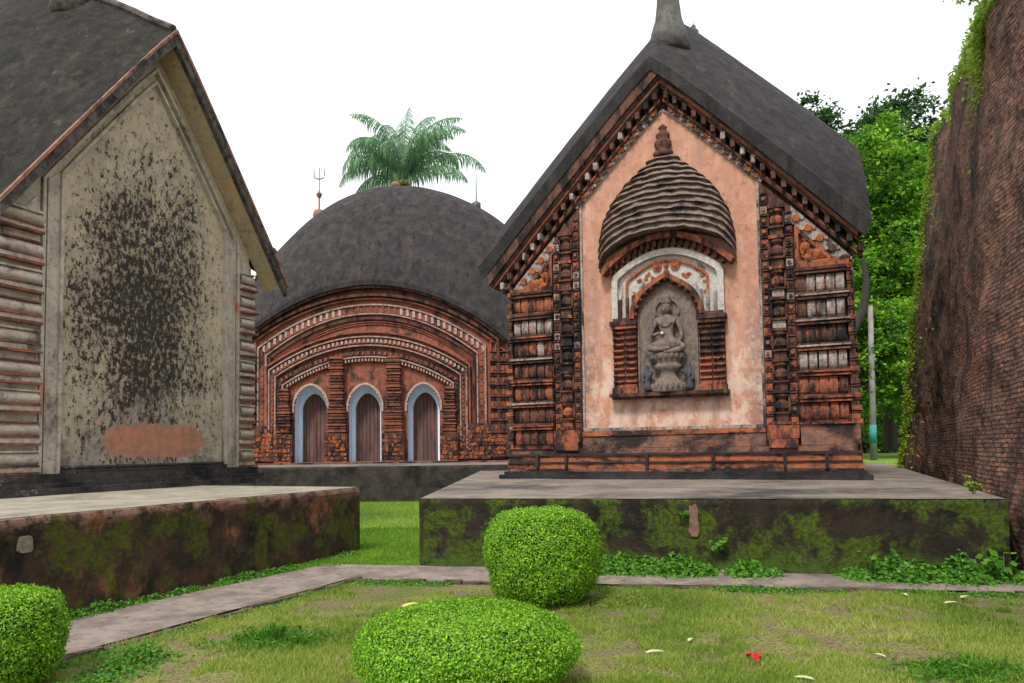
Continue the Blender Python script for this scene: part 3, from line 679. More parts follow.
m.lathe([(.10, 0), (.115, .03), (.10, .07), (.085, .12), (.10, .14), (.05, .2), (.02, .24)], 0, -.02, 12, 1, 1.86)   # crown
m.build('head', STONE, fig, True); m = MB(); m.tube([(.12*math.cos(t), -.14-.02*abs(math.sin(t)), 1.50+.13*math.sin(t)) for t in [math.pi+k*math.pi/8 for k in range(9)]], .014, 6)  # necklace
m.build('necklace', STONE, fig, True)
for s in (-1, 1):
    m = MB()
    hx = -.10 if s < 0 else .20; hz = 1.25 if s < 0 else .97; m.ball((hx+.02, -.155, hz), .035, 1, .6, .8, 8)
    for f in range(4): 
        hx = -.10 if s < 0 else .20; hz = 1.25 if s < 0 else .97
        m.tube([(hx+f*.016, -.165, hz+.02-f*.012), (hx+.045+f*.012, -.18, hz-f*.014), (hx+.055+f*.01, -.165, hz-.03-f*.012)], .0085, 5)
    m.tube([(hx, -.16, hz+.01), (hx-.01, -.185, hz+.045), (hx+.015, -.19, hz+.06)], .01, 5); m.build('hand', STONE, fig, True)
m = MB(); m.ball((-.07, -.19, 1.23), .035, 1, .6, 1, 8); m.build('offering', simple('pale_stone', (.62, .58, .5)), ST, True)
HALO = MB()
HALO.strip([(.27*math.cos(t), 1.74+.27*math.sin(t)) for t in [math.pi*(1.12-k*1.24/20) for k in range(21)]], .035, .02, .10); HALO.build('halo', STONE, ST)
m = MB(); m.lathe([(.33, 0), (.36, .04), (.34, .10), (.29, .17), (.27, .24), (.20, .30), (.17, .36), (.17, .42), (.24, .47), (.30, .52), (.29, .58), (.25, .60), (.27, .64), (.33, .72), (.36, .80), (.34, .83), (.1, .84)], 0, .0, 20, .55)
for k in range(9):
    t = math.pi+math.pi*(k+.5)/9
    for zz, rr_, s_ in ((.76, .34, 1), (.12, .34, -1)): m.ball((rr_*math.cos(t), rr_*.55*math.sin(t), zz), .05, .8, .6, 1.5, 6)
m.build('lotus_pedestal', STONE, ST, True)
for s in (-1, 1):
    at_ = skin('attendant', [[(s*.44, -.0, .12, .09), (s*.45, -.01, .28, .07), (s*.44, -.01, .42, .085), (s*.44, -.02, .52, .04), (s*.43, -.03, .60, .062)],
        [(s*.44, -.01, .42, .085), (s*.34, -.05, .38, .035), (s*.30, -.09, .46, .028)], [(s*.44, -.01, .42, .085), (s*.53, -.04, .34, .035), (s*.50, -.08, .22, .028)],
        [(s*.44, -.0, .12, .09), (s*.50, -.03, .04, .05)], [(s*.44, -.0, .12, .09), (s*.38, -.05, .04, .05)]], weather('attendant_stone', (.10, .09, .10), (.06, .06, .075), (.03, .03, .05), .4, None, 0, 4), ST)

# ================================================================ LEFT TEMPLE (mould-speckled plaster gable)
LT = empty('temple', (-6.2, 12.3, 1.03), 67.2, 'plain plastered temple gable blotched with black mould and one salmon repair patch', 'temple')
LV0, LV1, LR = -.5, 10.5, 2.0
lroof, lp = gable_roof(LT, 2.83, 7.95, 1.37, LV0, LV1, LR, .12, weather('dark_roof_plaster', (.036, .031, .025), (.020, .018, .015), (.009, .009, .008), .44, (.11, .095, .08), .22, 1.7, .6, 1.2, (.05, .055, .02), .25, edge=.12, extra=roofx), sag=.02)
tag(lroof, 'mottled black roof with lichen')
gable_body(LT, 2.32, lp, .3, 0, 10, LV0, LV1, LR, LTP, .05, 2.6)
m = MB(); m.tube([(0, v, lp(0)+dzf(v, LV0, LV1, LR)+.03) for v in np.linspace(-.45, 10.4, 24)], .07, 8); m.build('ridge_cap', LTV, lroof)
finial(lp(0)+dzf(2, LV0, LV1, LR), 2.0, .8, LTV, lroof)
m = MB()
for s in (-1, 1):
    m.m = 1; rake(m, lp, s*0, s*2.86, .0, .07, -.56, -.50, 12)
    m.m = 0; rake(m, lp, s*0, s*2.84, .072, .28, -.535, -.44, 12)
m.build('verge_board', [LTV, LTE], LT)
m = MB()
for s in (-1, 1): rake(m, lp, s*.0, s*2.76, .20, .24, -.44, .0, 10)
m.build('soffit', SOFF, LT)
m = MB()
for s in (-1, 1):
    m.m = 0
    # outer and inner lines of the panel frame
    for (u, wd, v, a) in ((1.97, .05, -.10, .58), (1.88, .03, -.075, .60), (1.68, .05, -.09, .80)):
        m.prism([(s*u, .30), (s*(u-wd), .30), (s*(u-wd), lp(u-wd)-a), (s*u, lp(u)-a)], v, 0)
        rake(m, lp, s*0, s*u, a, a+wd*1.5, v+.001, 0)
    m.prism([(s*1.88, .30), (s*1.68, .30), (s*1.68, lp(1.68)-.8), (s*1.88, lp(1.88)-.7)], -.045, 0)
    m.prism([(s*2.32-(.27 if s < 0 else 0), 3.98), (s*1.99, 3.98), (s*1.99, lp(1.99)-.50), (s*2.32, lp(2.32)-.50)], -.06, 0)
    m.m = 1; m.prism([(s*2.26, 4.06), (s*2.07, 4.06), (s*2.07, lp(2.07)-.75), (s*2.26, lp(2.26)-.75)], -.10, -.06)
m.build('panel_frame', [LTF, LTS], LT)
for s in (-1, 1):
    e = .27 if s < 0 else 0; m = MB(); m.prism([(s*1.99, .2), (s*(2.36+e), .2), (s*(2.33+e), 3.95), (s*1.99, 3.95)], -.08, 0)
    z = .30; k = 0
    while z < 3.9:
        m.m = 1; m.box(s*1.99, s*(2.40+e), -.19, -.05, z, z+.035); m.m = 0; m.box(s*1.99, s*(2.36+e), -.14, -.05, z+.037, z+.11)
        m.m = 1; m.box(s*1.99, s*(2.38+e), -.165, -.05, z+.112, z+.14)
        m.m = 0; m.grid(lambda x, y, z=z: (s*(1.99+(.36+e)*x), -.09-.05*math.sin(math.pi*y), z+.145+.17*y), 1, 6, s < 0)
        m.m = 1 if k % 2 else 0; m.box(s*1.99, s*(2.36+e), -.145, -.05, z+.32, z+.345)
        z += .455 if k % 2 else .42; k += 1
    m.build('corner_mouldings', [LTS, LTR], LT)
m = MB()
m.m = 0
for (hw, z0, z1, v) in ((2.52, 0, .10, -.40), (2.45, .10, .17, -.30), (2.40, .17, .30, -.20)):
    n = 10
    hl = hw+.26
    for i in range(n): m.box(-hl+(hw+hl)*i/n, -hl+(hw+hl)*(i+1)/n, v, 0, z0, z1, .005)
    m.box(hw-.4, hw, 0, 10, z0, z1); m.box(-hl, -hl+.4, 0, 10, z0, z1)
m.box(-1.64, 1.64, -.13, 0, .30, .36); m.box(-1.6, 1.6, -.09, 0, .38, .41)
m.build('plinth', weather('lt_plinth', (.07, .062, .058), (.045, .04, .038), (.018, .017, .018), .48, (.42, .40, .38), .26, 1.5, 1), LT)

# ================================================================ DOMED TEMPLE (long side, three blue arches)
DT = empty('temple', (-5.38, 28, 1.125), 0, 'rounded dark-roofed temple with red arched bands and three blue doorways, palm behind it', 'temple')
DOORS = (-2.45, -.34, 1.94); OW = .62; ZS, ZA = 2.30, 3.05
E_ = lambda u: 6.95-2.0*(abs(u)/5.0)**2.05
def otop(u):
    for c in DOORS:
        x = abs(u-c)
        if x <= OW+1e-6: return ZS+(ZA-ZS)*max(0, 1-(x/OW)**1.8)**.62
    return 0
bp = sorted(set([round(x, 3) for x in list(np.linspace(-5.2, 5.2, 70))+[c+s*OW for c in DOORS for s in (-1, 1)]+[c+OW*k/8 for c in DOORS for k in range(-7, 8)]]))
m = MB()
for a, b_ in zip(bp[:-1], bp[1:]):
    mid = (a+b_)/2; op = otop(mid) > 0
    za = otop(min(max(a, min(a, b_)), b_)) if op else 0; zb = otop(b_) if op else 0
    if op: za = max(za, ZS); zb = max(zb, ZS)
    ta, tb_ = E_(a)-.05, E_(b_)-.05
    m.m = 0; m.add([(a, 0, za), (b_, 0, zb), (b_, 0, tb_), (a, 0, ta)], [(0, 1, 2, 3)])
    if op: m.m = 1; m.add([(a, 0, za), (b_, 0, zb), (b_, .55, zb), (a, .55, za)], [(3, 2, 1, 0)])
m.m = 1
for c in DOORS:
    for s in (-1, 1):
        u = c+s*OW; m.add([(u, 0, 0), (u, .55, 0), (u, .55, ZS), (u, 0, ZS)], [(0, 1, 2, 3)])
m.m = 0
m.add([(-5.2, 0, 0), (-5.2, 8, 0), (-5.2, 8, E_(5.2)), (-5.2, 0, E_(5.2))], [(3, 2, 1, 0)]); m.add([(5.2, 0, 0), (5.2, 8, 0), (5.2, 8, E_(5.2)), (5.2, 0, E_(5.2))], [(0, 1, 2, 3)])
for s in (-1, 1):   # gable ends up to the roof
    m.prism([(0, 0)]*0 or [(0, 0), (1, 0), (1, 1)], 0, 0) if False else None
    n = 16; P = [(s*5.2, 8*i/n, E_(5.2)) for i in range(n+1)]+[(s*5.2, 8*i/n, E_(5.2)+4.9*max(0, math.sin(math.pi*i/n))**.9) for i in range(n+1)]
    m.add(P, [(i, i+1, i+n+2, i+n+1) for i in range(n)])
m.add([(-5.2, 8, 0), (5.2, 8, 0), (5.2, 8, 5), (-5.2, 8, 5)], [(3, 2, 1, 0)])
m.build('wall', [RED, BLUE], DT)
for c in DOORS:
    fr_ = MB()                                   # blue inner wall with smaller opening
    IW, IZ, IA = .49, 2.12, 2.78; xs = [OW*k/12 for k in range(-12, 13)]; xs = sorted(set(xs+[-IW, IW]))
    it = lambda x: IZ+(IA-IZ)*(1-min(1, abs(x)/IW)**1.8)**.62
    for a, b_ in zip(xs[:-1], xs[1:]):
        mid = abs(a+b_)/2; z0a, z0b = (it(a), it(b_)) if mid < IW else (0, 0); ta = otop(c+a)if abs(a) < OW else ZS; tb_ = otop(c+b_) if abs(b_) < OW else ZS
        fr_.add([(c+a, .55, z0a), (c+b_, .55, z0b), (c+b_, .55, max(tb_, z0b)), (c+a, .55, max(ta, z0a))], [(0, 1, 2, 3)])
    for s in (-1, 1): fr_.add([(c+s*IW, .55, 0), (c+s*IW, .72, 0), (c+s*IW, .72, IZ), (c+s*IW, .55, IZ)], [(0, 1, 2, 3)])
    fr_.build('doorway', BLUE, DT)
    m = MB(); npk = 7
    for k in range(npk):
        a = c-.51+1.02*k/npk; b_ = c-.51+1.02*(k+1)/npk-.012; m.box(a, b_, .64, .69, .02, 2.80, .004)
    m.box(c-.025, c+.025, .61, .66, .02, 2.8); m.build('door', WOOD, DT)
    m = MB(); pth = [(c-OW-.0, ZS-.15)]+[(c+OW*1.0*math.cos(math.pi*(1-k/20)), 0) for k in range(0)]
    pth = [(c-OW-.02, ZS-.35), (c-OW-.02, ZS-.02)]+[(c-OW+2*OW*k/18, ZS+(ZA-ZS)*max(0, 1-abs(-1+2*k/18)**1.8)**.62+.03) for k in range(1, 18)]+[(c+OW+.02, ZS-.02), (c+OW+.02, ZS-.35)]
    out = [(c+(u-c)*1.12, z+.07) for u, z in pth]; m.strip(out, .07, -.06, 0)
    for i, (u, z) in enumerate(pth[1:-1]): m.ball((u, -.03, z+.0), .045, 1, 1, 1, 6)
    m.build('cusped_arch', DWH, DT)
    m = MB(); m.box(c-.7, c+.7, -.25, .55, -.0, .07); m.build('doorstep', PTR, DT)
# columns between the doors
def dcol(u, hw, zt, half=0):
    m = MB(); z = .0
    m.box(u-hw-.10, u+hw+.10, -.34, 0, 0, .12); m.box(u-hw-.05, u+hw+.05, -.30, 0, .12, .50)
    z = .5; k = 0
    while z < zt:
        w_ = hw*(1 if z < 2.15 else .72); m.m = k % 3 == 2 and 1 or 0
        m.box(u-w_-.06, u+w_+.06, -.28, 0, z, z+.05); m.m = random.choice([0, 0, 1]); m.box(u-w_, u+w_, -.20, 0, z+.05, z+.15)
        m.m = 0; m.box(u-w_-.03, u+w_+.03, -.24, 0, z+.15, z+.185); m.box(u-w_+.02, u+w_-.02, -.18, 0, z+.185, z+.24); z += .245; k += 1
    m.build('column', [RED, TERD], DT)
dcol(-1.42, .33, 3.95); dcol(.79, .33, 3.95); dcol(-3.45, .22, 2.9); dcol(2.95, .22, 2.9)
# nested arched frames: curve on top, straight legs
def frame(hw, zc, ze, wd, v, mat, legs=True, name='arched_band', n=36, studs=None, dent=None, p=2.05, cv=0):
    c0 = -.2 if hw < 4.0 else -.06; zc -= .10 if hw > 4.0 else .24; ze -= .10 if hw > 4.0 else .2
    top = [(-hw+2*hw*i/n, ze+(zc-ze)*(1-abs(-1+2*i/n)**p)) for i in range(n+1)]
    pts = ([(-hw, .55)] if legs else [])+top+([(hw, .55)] if legs else [])
    m = MB(); m.strip([(u+c0, z) for u, z in pts], wd, v, 0)
    if dent:
        step_, dh, mi, dv = dent; L = 0; last = top[0]; m.m = mi
        dens = [(-hw+2*hw*i/400, ze+(zc-ze)*(1-abs(-1+2*i/400)**p)) for i in range(401)]
        acc = 0
        for q0, q1 in zip(dens[:-1], dens[1:]):
            acc += math.dist(q0, q1)
            if acc > step_:
                acc = 0; u, z = q1; s_ = step_*.21; m.m = 0 if (4.2 < hw and abs(u) < 1.15) else mi; u += c0; m.box(u-s_, u+s_, v-dv, v, z-wd*.5-dh/2, z-wd*.5+dh/2, .004)
        if legs:
            m.m = 0
            for s in (-1, 1):
                z = .7
                while z < ze-.1: m.box(c0+s*(hw-wd*.5)-s_, c0+s*(hw-wd*.5)+s_, v-dv, v, z, z+dh*.8, .004); z += step_*1.05
    return m.build(name, mat, DT)
frame(4.98, 6.72, 4.88, .10, -.22, [TERD]); frame(4.86, 6.56, 4.72, .05, -.14, RED)
frame(4.46, 6.33, 4.66, .06, -.12, RLINE, n=40)
frame(4.40, 6.25, 4.60, .26, -.06, [RED, DWH], dent=(.24, .25, 1, .03))
frame(4.14, 5.97, 4.36, .05, -.13, RLINE)
frame(4.02, 5.82, 4.28, .10, -.10, TERD, dent=None)
frame(3.98, 5.40, 4.02, .07, -.16, RED)
frame(3.86, 5.20, 3.88, .05, -.20, RLINE)
frame(3.80, 5.12, 3.82, .20, -.13, [RED, DWH], dent=(.17, .13, 1, .04))
frame(3.62, 4.86, 3.62, .05, -.20, RLINE)
frame(3.52, 4.62, 3.46, .16, -.12, [TERD, RED], dent=(.20, .12, 1, .04))
frame(3.34, 4.42, 3.30, .06, -.18, RLINE)
frame(3.24, 4.32, 3.24, .10, -.10, [RED, DWH], legs=False, dent=(.12, .10, 1, .07))
# rough red block band behind the frames (relief panels)
for c, hw_, v_, zt_ in ((-4.2, .95, -.19, 1.5), (4.2, .95, -.19, 1.5), (-3.45, .36, -.335, 1.15), (-1.42, .43, -.335, 1.15), (.79, .43, -.335, 1.15), (2.95, .36, -.335, 1.15)):
    m = MB(); m.m = 1; m.box(c-hw_, c+hw_, v_, -.02, .12, zt_, 0); z = .16
    while z < zt_-.1:
        u = c-hw_+.02
        while u < c+hw_-.08:
            m.m = random.choice([0, 0, 1, 1]); d = random.uniform(.04, .12)
            m.box(u, u+d, v_-random.uniform(.005, .04), v_, z+random.uniform(-.02, .02), z+random.uniform(.05, .15), .012); u += d+random.uniform(0, .03)
        z += random.uniform(.12, .19)
    m.build('figure_relief', [ORNG, TERD], DT)
# small curved brick lines in the plain field between bands
m = MB()
for k in range(1, 5):
    z = 5.80-.085*k; hw = 3.9; n = 30
    m.strip([(-hw+2*hw*i/n, 4.20-.085*k+1.6*(1-abs(-1+2*i/n)**2.05)) for i in range(n+1)], .03, -.05-.012*(k % 2), 0)
m.build('brick_courses', RED, DT)
for s in (-1, 1):
    m = MB(); z = .2; m.m = 1; m.prism([(s*4.56, .1), (s*5.28, .1), (s*5.28, 4.0), (s*4.56, 4.0)], -.10, 0)
    while z < 3.9:
        m.m = 1; m.box(s*4.54, s*5.34, -.26, 0, z, z+.05); m.m = 0; m.box(s*4.56, s*5.28, -.18, 0, z+.05, z+.10)
        for i in range(5): a = 4.58+.14*i; m.m = random.choice([0, 0, 2]); m.box(s*a, s*(a+.115), -.17, 0, z+.12, z+.34, .008)
        m.m = 1; m.box(s*4.55, s*5.30, -.22, 0, z+.37, z+.41); z += .46
    m.m = 2; m.strip([(s*4.56, 4.05), (s*4.56, 4.85), (s*5.3, 4.18)][::s], .06, -.14, 0) ; m.strip([(s*4.56, 4.05), (s*5.34, 4.05)], .06, -.15, 0)
    m.build('corner_mouldings', [RED, TERD, ORNG], DT)
m = MB(); m.box(-5.5, 5.5, -.42, 0, -.05, .065, .004)
m.build('plinth', PLINTH, DT)
# roof
m = MB(); HU, V0, V1 = 5.55, -.38, 8.4
def dtop(a, b_):
    u = -HU+2*HU*a; t = b_; v = V0+(V1-V0)*t; q = min(t, 1-t)*2; g = max(0, math.sin(q*math.pi/2))**.92
    e = 7.12-2.02*(abs(u)/5.)**2.05; r = 12.35-(1.95 if u > .35 else 2.75)*(abs(u-.35)/5.)**2.1
    return (u, v, e+(r-e)*g+.03*mn.noise((u*.8, v*.8, 2)))
m.grid(dtop, 64, 40)
m.grid(lambda a, b_: (dtop(a, b_)[0], dtop(a, b_)[1], dtop(a, b_)[2]-.2), 64, 40, True)
for b_ in (0, 1): m.grid(lambda a, t, b_=b_: (lambda p: (p[0], p[1], p[2]-.2*(1-t)))(dtop(a, b_)), 64, 1, b_ == 1)
for a in (0, 1): m.grid(lambda t, b_, a=a: (lambda p: (p[0], p[1], p[2]-.2*t))(dtop(a, b_)), 1, 40, a == 0)
droof = m.build('roof', weather('dome_plaster', (.046, .039, .038), (.028, .024, .026), (.015, .014, .016), .42, (.10, .077, .070), .28, .7, .7, .8, edge=.25, fine=9, extra=roofx), DT, True)
m = MB(); n = 60; m.strip([(-5.5+11*i/n, 7.12-2.02*(abs(-5.5+11*i/n)/5.)**2.05-.19) for i in range(n+1)], .10, -.30, 0); m.build('eave_moulding', TERD, DT)
IRON = simple('rusty_iron', (.10, .12, .11), .6, .4, 8, .5)
def ridge(u): return 12.35-(1.95 if u > .35 else 2.75)*(abs(u-.35)/5.)**2.1
zz = ridge(-3.2)
m = MB(); m.lathe([(.12, -.2), (.26, .0), (.30, .16), (.22, .34), (.05, .42), (.035, .9), (.05, .93), (.11, .98), (.10, 1.05), (.15, 1.08), (.05, 1.2), (.03, 1.32)], -3.2, 4, 12, 1, zz); m.build('finial', simple('terracotta_pot', (.28, .15, .10), .9), droof, True)
m = MB(); m.tube([(-3.2, 4, zz+.3), (-3.2, 4, zz+2.3)], .022, 6)
m.tube([(-3.42, 4, zz+2.32), (-3.44, 4, zz+2.0), (-3.40, 4, zz+1.86), (-3.2, 4, zz+1.78), (-3.0, 4, zz+1.86), (-2.96, 4, zz+2.0), (-2.98, 4, zz+2.32)], [.012, .025, .028, .028, .028, .025, .012], 6)
m.tube([(-3.2, 4, zz+1.78), (-3.2, 4, zz+2.42)], [.022, .01], 6); m.build('trident', IRON, droof)
zz = ridge(.25); m = MB(); m.ball((.25, 4.0, zz+.12), .22, 1, 1, .8, 12); m.build('finial', simple('terracotta_pot_b', (.26, .14, .10), .9), droof, True)
zz = ridge(3.9); m = MB(); m.lathe([(.2, -.1), (.2, .2), (.03, .3), (.012, 1.9)], 3.9, 4, 8, 1, zz); False and m.tube([(3.9, 4, zz), (3.9, 4, zz+1.9)], [.03, .012], 6); m.build('finial', IRON, droof, True)

# ================================================================ RUINED BRICK WALL on the right
BW = empty('brick_wall', (6.6, 10, 0), 0, 'tall ruined brick wall with green creeper fringe at the far edge', 'wall')
Bp = [(4.9, 4.0, 8.2, 2.0), (5.0, 6.0, 7.7, 1.4), (5.9, 8.3, 7.8, .6), (6.65, 10.3, 7.95, .45), (7.6, 12.3, 8.4, .5), (8.9, 15.2, 9.2, .75), (9.9, 17.8, 9.7, 1.2), (10.85, 20.3, 10.2, 1.25)]
def wl(t):
    k = t*(len(Bp)-1); i = min(int(k), len(Bp)-2); f = k-i; return [Bp[i][q]*(1-f)+Bp[i+1][q]*f for q in range(4)]
Bp[0] = (5.3, 3.0, 8.2, .6); Bp[1] = (5.55, 6.2, 8.0, .5)
def wallpt(a, b_):
    x, y, h, off = wl(a); h += .22*mn.noise((y*.9, 0, 0))+.10*mn.noise((y*3, 0, 5)); z = h*b_
    o = off*b_**1.15; e = Vector((y*.7, z*.7, 0)); nse = .09*mn.noise(e)+.045*mn.noise(e*3)+.02*mn.noise(e*9)
    return Vector((x+o-nse*.9, y-off*b_*.12+nse*.3, z))
m = MB(); NU, NV = 170, 120
L0 = Vector(BW.location)
m.grid(lambda a, b_: tuple(wallpt(a, b_)-L0), NU, NV)
nb = len(m.v)
me_uv = [((v[1])*1.12, v[2]) for v in m.v]
# back block so that it is solid
top = [wallpt(i/40, 1.)-L0 for i in range(41)]
P = [tuple(p) for p in top]+[(p.x+3.2, p.y-1.2, p.z+.3) for p in top]+[(p.x+3.2, p.y-1.2, -0) for p in top]
m.add(P, [(i, i+1, i+42, i+41) for i in range(40)]+[(i+41, i+42, i+83, i+82) for i in range(40)])
far = [wallpt(1., j/20)-L0 for j in range(21)]
P = [tuple(p) for p in far]+[(p.x+3.4, p.y+.4, p.z) for p in far]; m.add(P, [(i, i+21, i+22, i+1) for i in range(20)])
near = [wallpt(0., j/20)-L0 for j in range(21)]
P = [tuple(p) for p in near]+[(p.x+3.2, p.y-1.2, p.z) for p in near]; m.add(P, [(i, i+1, i+22, i+21) for i in range(20)])
wo = m.build('masonry', BRK, BW)
uvl = wo.data.uv_layers.new(name='UVMap'); li = np.zeros(len(wo.data.loops), dtype=np.int32); wo.data.loops.foreach_get('vertex_index', li)
cv = np.array([((v[1]+v[0]*.4)*1.05, v[2]) for v in m.v], dtype=np.float32); uvl.data.foreach_set('uv', cv[li].reshape(-1))
# creeper along the far edge and top
def wallcloud(n, ts, fn, spread): 
    P = []
    for _ in range(n):
        a, b_ = fn(); p = wallpt(a, b_); P.append(p+Vector((random.gauss(-spread*.35, spread*.45), random.gauss(0, spread*.4), random.gauss(0, spread))))
    return np.array([tuple(p) for p in P])
def edge_fn():
    b_ = random.random()**.9; lim = .015+.035*(.5+mn.noise((b_*14, 0, 0))); return 1-abs(random.gauss(0, lim*.6)) if random.random() < .98 else random.uniform(.8, 1), b_
P1 = wallcloud(7000, 0, edge_fn, .10)
def top_fn():
    a = random.uniform(.35, 1.); k = max(0, mn.noise((a*16, 3, 0))+.15); return a, 1.02-abs(random.gauss(0, .05))*k
P2 = wallcloud(3400, 0, top_fn, .09)
def near_fn(): a = .47+abs(random.gauss(0, .035)); return a, 1.02-abs(random.gauss(0, .07))
P3 = wallcloud(1300, 0, near_fn, .13)
P = np.concatenate([P1, P2, P3]); V = leaves(P, np.tile([[-.8, -.5, .6]], (len(P), 1)), .09, .5)
tag(quads('creeper', V, L_CREEP), 'yellow-green creeper and grass fringing the brick wall', 'creeper')
# sprig hanging into the frame from the wall top
# ================================================================ VEGETATION
def hedge(loc, rx, h, seed, label, n=30000, pw=3.0, ls=.027, sq=1.):
    root = empty('clipped_bush', loc, random.uniform(0, 360), label, 'bush', 'clipped round bushes on the lawn')
    r_ = np.random.default_rng(seed)
    d = unit(r_.normal(0, 1, (n, 3))); d[:, 2] = np.where(d[:, 2] < -.75, -d[:, 2], d[:, 2])
    k = (np.abs(d[:, 0]/1)**pw+np.abs(d[:, 1])**pw+np.abs(d[:, 2])**pw)**(-1/pw) if sq else 1
    kr = (np.sqrt(d[:, 0]**2+d[:, 1]**2)**pw+np.abs(d[:, 2])**pw)**(-1/pw)
    lump = np.array([.07*mn.noise((x*2.5+seed, y*2.5, z*2.5))+.03*mn.noise((x*7+seed, y*7, z*7)) for x, y, z in d])
    rad = kr*(1+lump+r_.normal(0, .02, n)-.10*r_.random(n)**3+(r_.random(n) > .97)*r_.uniform(.01, .06, n))
    P = d*rad[:, None]*np.array([rx, rx, h/2])+np.array([0, 0, h/2])
    P[:, :2] *= (1-.12*np.clip(.5-P[:, 2:3]/h, 0, 1))
    V = leaves(P, d+np.array([0, 0, .35]), ls, .6, .55); quads('foliage', V, L_BUSH, root)
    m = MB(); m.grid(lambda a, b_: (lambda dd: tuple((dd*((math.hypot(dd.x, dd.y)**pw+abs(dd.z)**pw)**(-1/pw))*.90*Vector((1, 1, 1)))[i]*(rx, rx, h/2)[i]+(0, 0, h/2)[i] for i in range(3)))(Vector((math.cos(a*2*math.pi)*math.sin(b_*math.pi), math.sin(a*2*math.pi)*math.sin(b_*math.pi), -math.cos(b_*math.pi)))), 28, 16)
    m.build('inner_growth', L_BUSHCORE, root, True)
    m = MB(); 
    for k in range(5): t = k*1.3; m.tube([(.1*math.cos(t), .1*math.sin(t), -.02), (.25*math.cos(t), .25*math.sin(t), h*.4)], [.015, .008], 5)
    m.build('stem', BARK, root); return root
hedge((.30, 7.62, 0), .58, .96, 11, 'drum-shaped clipped bush in front of the mossy terrace', 52000, 3.6, .023)
hedge((-.33, 4.95, 0), .74, .53, 12, 'low wide clipped bush nearest the bottom edge of the photo, centre', 70000, 2.5, .019)
hedge((-3.62, 5.05, 0), .45, .67, 13, 'clipped bush beside the footpath at the left edge', 42000, 3.2, .020)

# lawn blades
RPl = lambda x: 10.0-(x+1.3)*.2175
def inside_path(x, y):
    # right segment
    lo = 9.0-(x+2.08)*.176; hi = 10.2-(x+2.5)*.1957
    if x > -2.4: 
        if lo-.05 < y < hi: return True
    lo = -2.08+(y-9.0)*.466; hi = -2.60+(y-10.3)*.532
    if y < 10.0 and hi < x < lo+.05: return True
    return False
def blades(n, region, h, wd, mat, name, lab, lean=.6, keep=None):
    out = []
    while len(out) < n:
        x, y = region()
        if inside_path(x, y): continue
        if keep and not keep(x, y): continue
        out.append((x, y))
    B = np.array(out); N = len(B); az = rng.uniform(0, 2*np.pi, N); hh = h*rng.uniform(.4, 1.25, N)
    dirx = np.stack([np.cos(az), np.sin(az), np.zeros(N)], 1); ln = rng.normal(0, lean, (N, 2))
    base = np.stack([B[:, 0], B[:, 1], np.zeros(N)], 1); tip = base+np.stack([ln[:, 0]*hh, ln[:, 1]*hh, hh], 1)
    V = np.stack([base-dirx*wd/2, base+dirx*wd/2, tip], 1)
    o = quads(name, V, mat); tag(o, lab, 'grass', kind='stuff'); return o
def reg_front():
    y = 4.2+5.2*random.random()**1.25; x = random.uniform(-.80, .95)*y; return x, y
def kf(x, y):
    return mn.noise((x*.9, y*.9, 7))+.8*mn.noise((x*4.1, y*4.1, 2)) > random.uniform(-.22, .38)
def kl(x, y): return not (y > RPl(x)-.05 and x > -1.35) and not (y < 11.8 and x < -2.45-(11.6-y)*.443)
blades(210000, reg_front, .040, .007, L_GRASS, 'lawn_grass', 'short patchy lawn grass in front of the footpath', keep=lambda x, y: kf(x, y) and kl(x, y))
def reg_gap():
    y = 9.8+13*random.random()**1.5; x = random.uniform(-3.2, -.9) if y < 15 else random.uniform(-9, 0); return x, y
blades(30000, reg_gap, .055, .014, L_GRASS2, 'lush_grass', 'bright lush grass between the two near terraces', keep=kl)
def clump(cx, cy, r, n, h, name='grass_tuft', lab=''):
    t = rng.uniform(0, 6.283, n); q = r*np.abs(rng.normal(0, .5, n)); x = cx+q*np.cos(t)*1.6+.05*np.sin(t*5); y = cy+q*np.sin(t)
    hh = h*rng.random(n)*np.clip(1.25-q/r, .15, 1)*np.array([.7+.9*mn.noise((a*7, b*7, 0)) for a, b in zip(x, y)]).clip(.15, 2)
    V = leaves(np.stack([x, y, hh+.008], 1), rng.normal(0, 1, (n, 3))*np.array([1, 1, .5]), .085, .13, .4)
    tag(quads(name, V, L_WEED if n > 2000 else L_GRASS), lab, 'grass', kind='stuff')
clump(-2.0, 6.15, .34, 2600, .13, lab='dark grass tussock on the lawn near the left footpath')
clump(3.1, 5.05, .35, 2300, .09, lab='taller grass tussock at the bottom right of the lawn')
clump(1.05, 7.5, .3, 1500, .07, lab='dry grass round the foot of the drum-shaped bush')
# creeping weeds: foot of the terraces and path edges
def weedstrip(name, lab, pts, wd, n, h, size, thr=0., mat=None):
    P = []
    pts = [Vector(p) for p in pts]; tot = sum((b-a).length for a, b in zip(pts[:-1], pts[1:]))
    while len(P) < n:
        i = random.choices(range(len(pts)-1), [(b-a).length for a, b in zip(pts[:-1], pts[1:])])[0]; q = pts[i].lerp(pts[i+1], random.random())
        k = mn.noise((q.x*1.3, q.y*1.3, 4))+.5*mn.noise((q.x*4.1, q.y*4, 4))
        if k < thr+random.uniform(-.3, .1): continue
        d = (pts[i+1]-pts[i]).normalized(); nn = Vector((d.y, -d.x)); o_ = abs(random.gauss(0, wd)); kk = max(.15, .6+k)
        P.append((q.x+nn.x*o_, q.y+nn.y*o_, random.random()**1.3*h*kk*max(.1, 1-o_/(wd*2.6))))
    P = np.array(P); V = leaves(P, np.tile([[0, -.4, 1.]], (len(P), 1)), size, .7, .6)
    return tag(quads(name, V, mat or L_WEED), lab, 'weeds', kind='stuff')
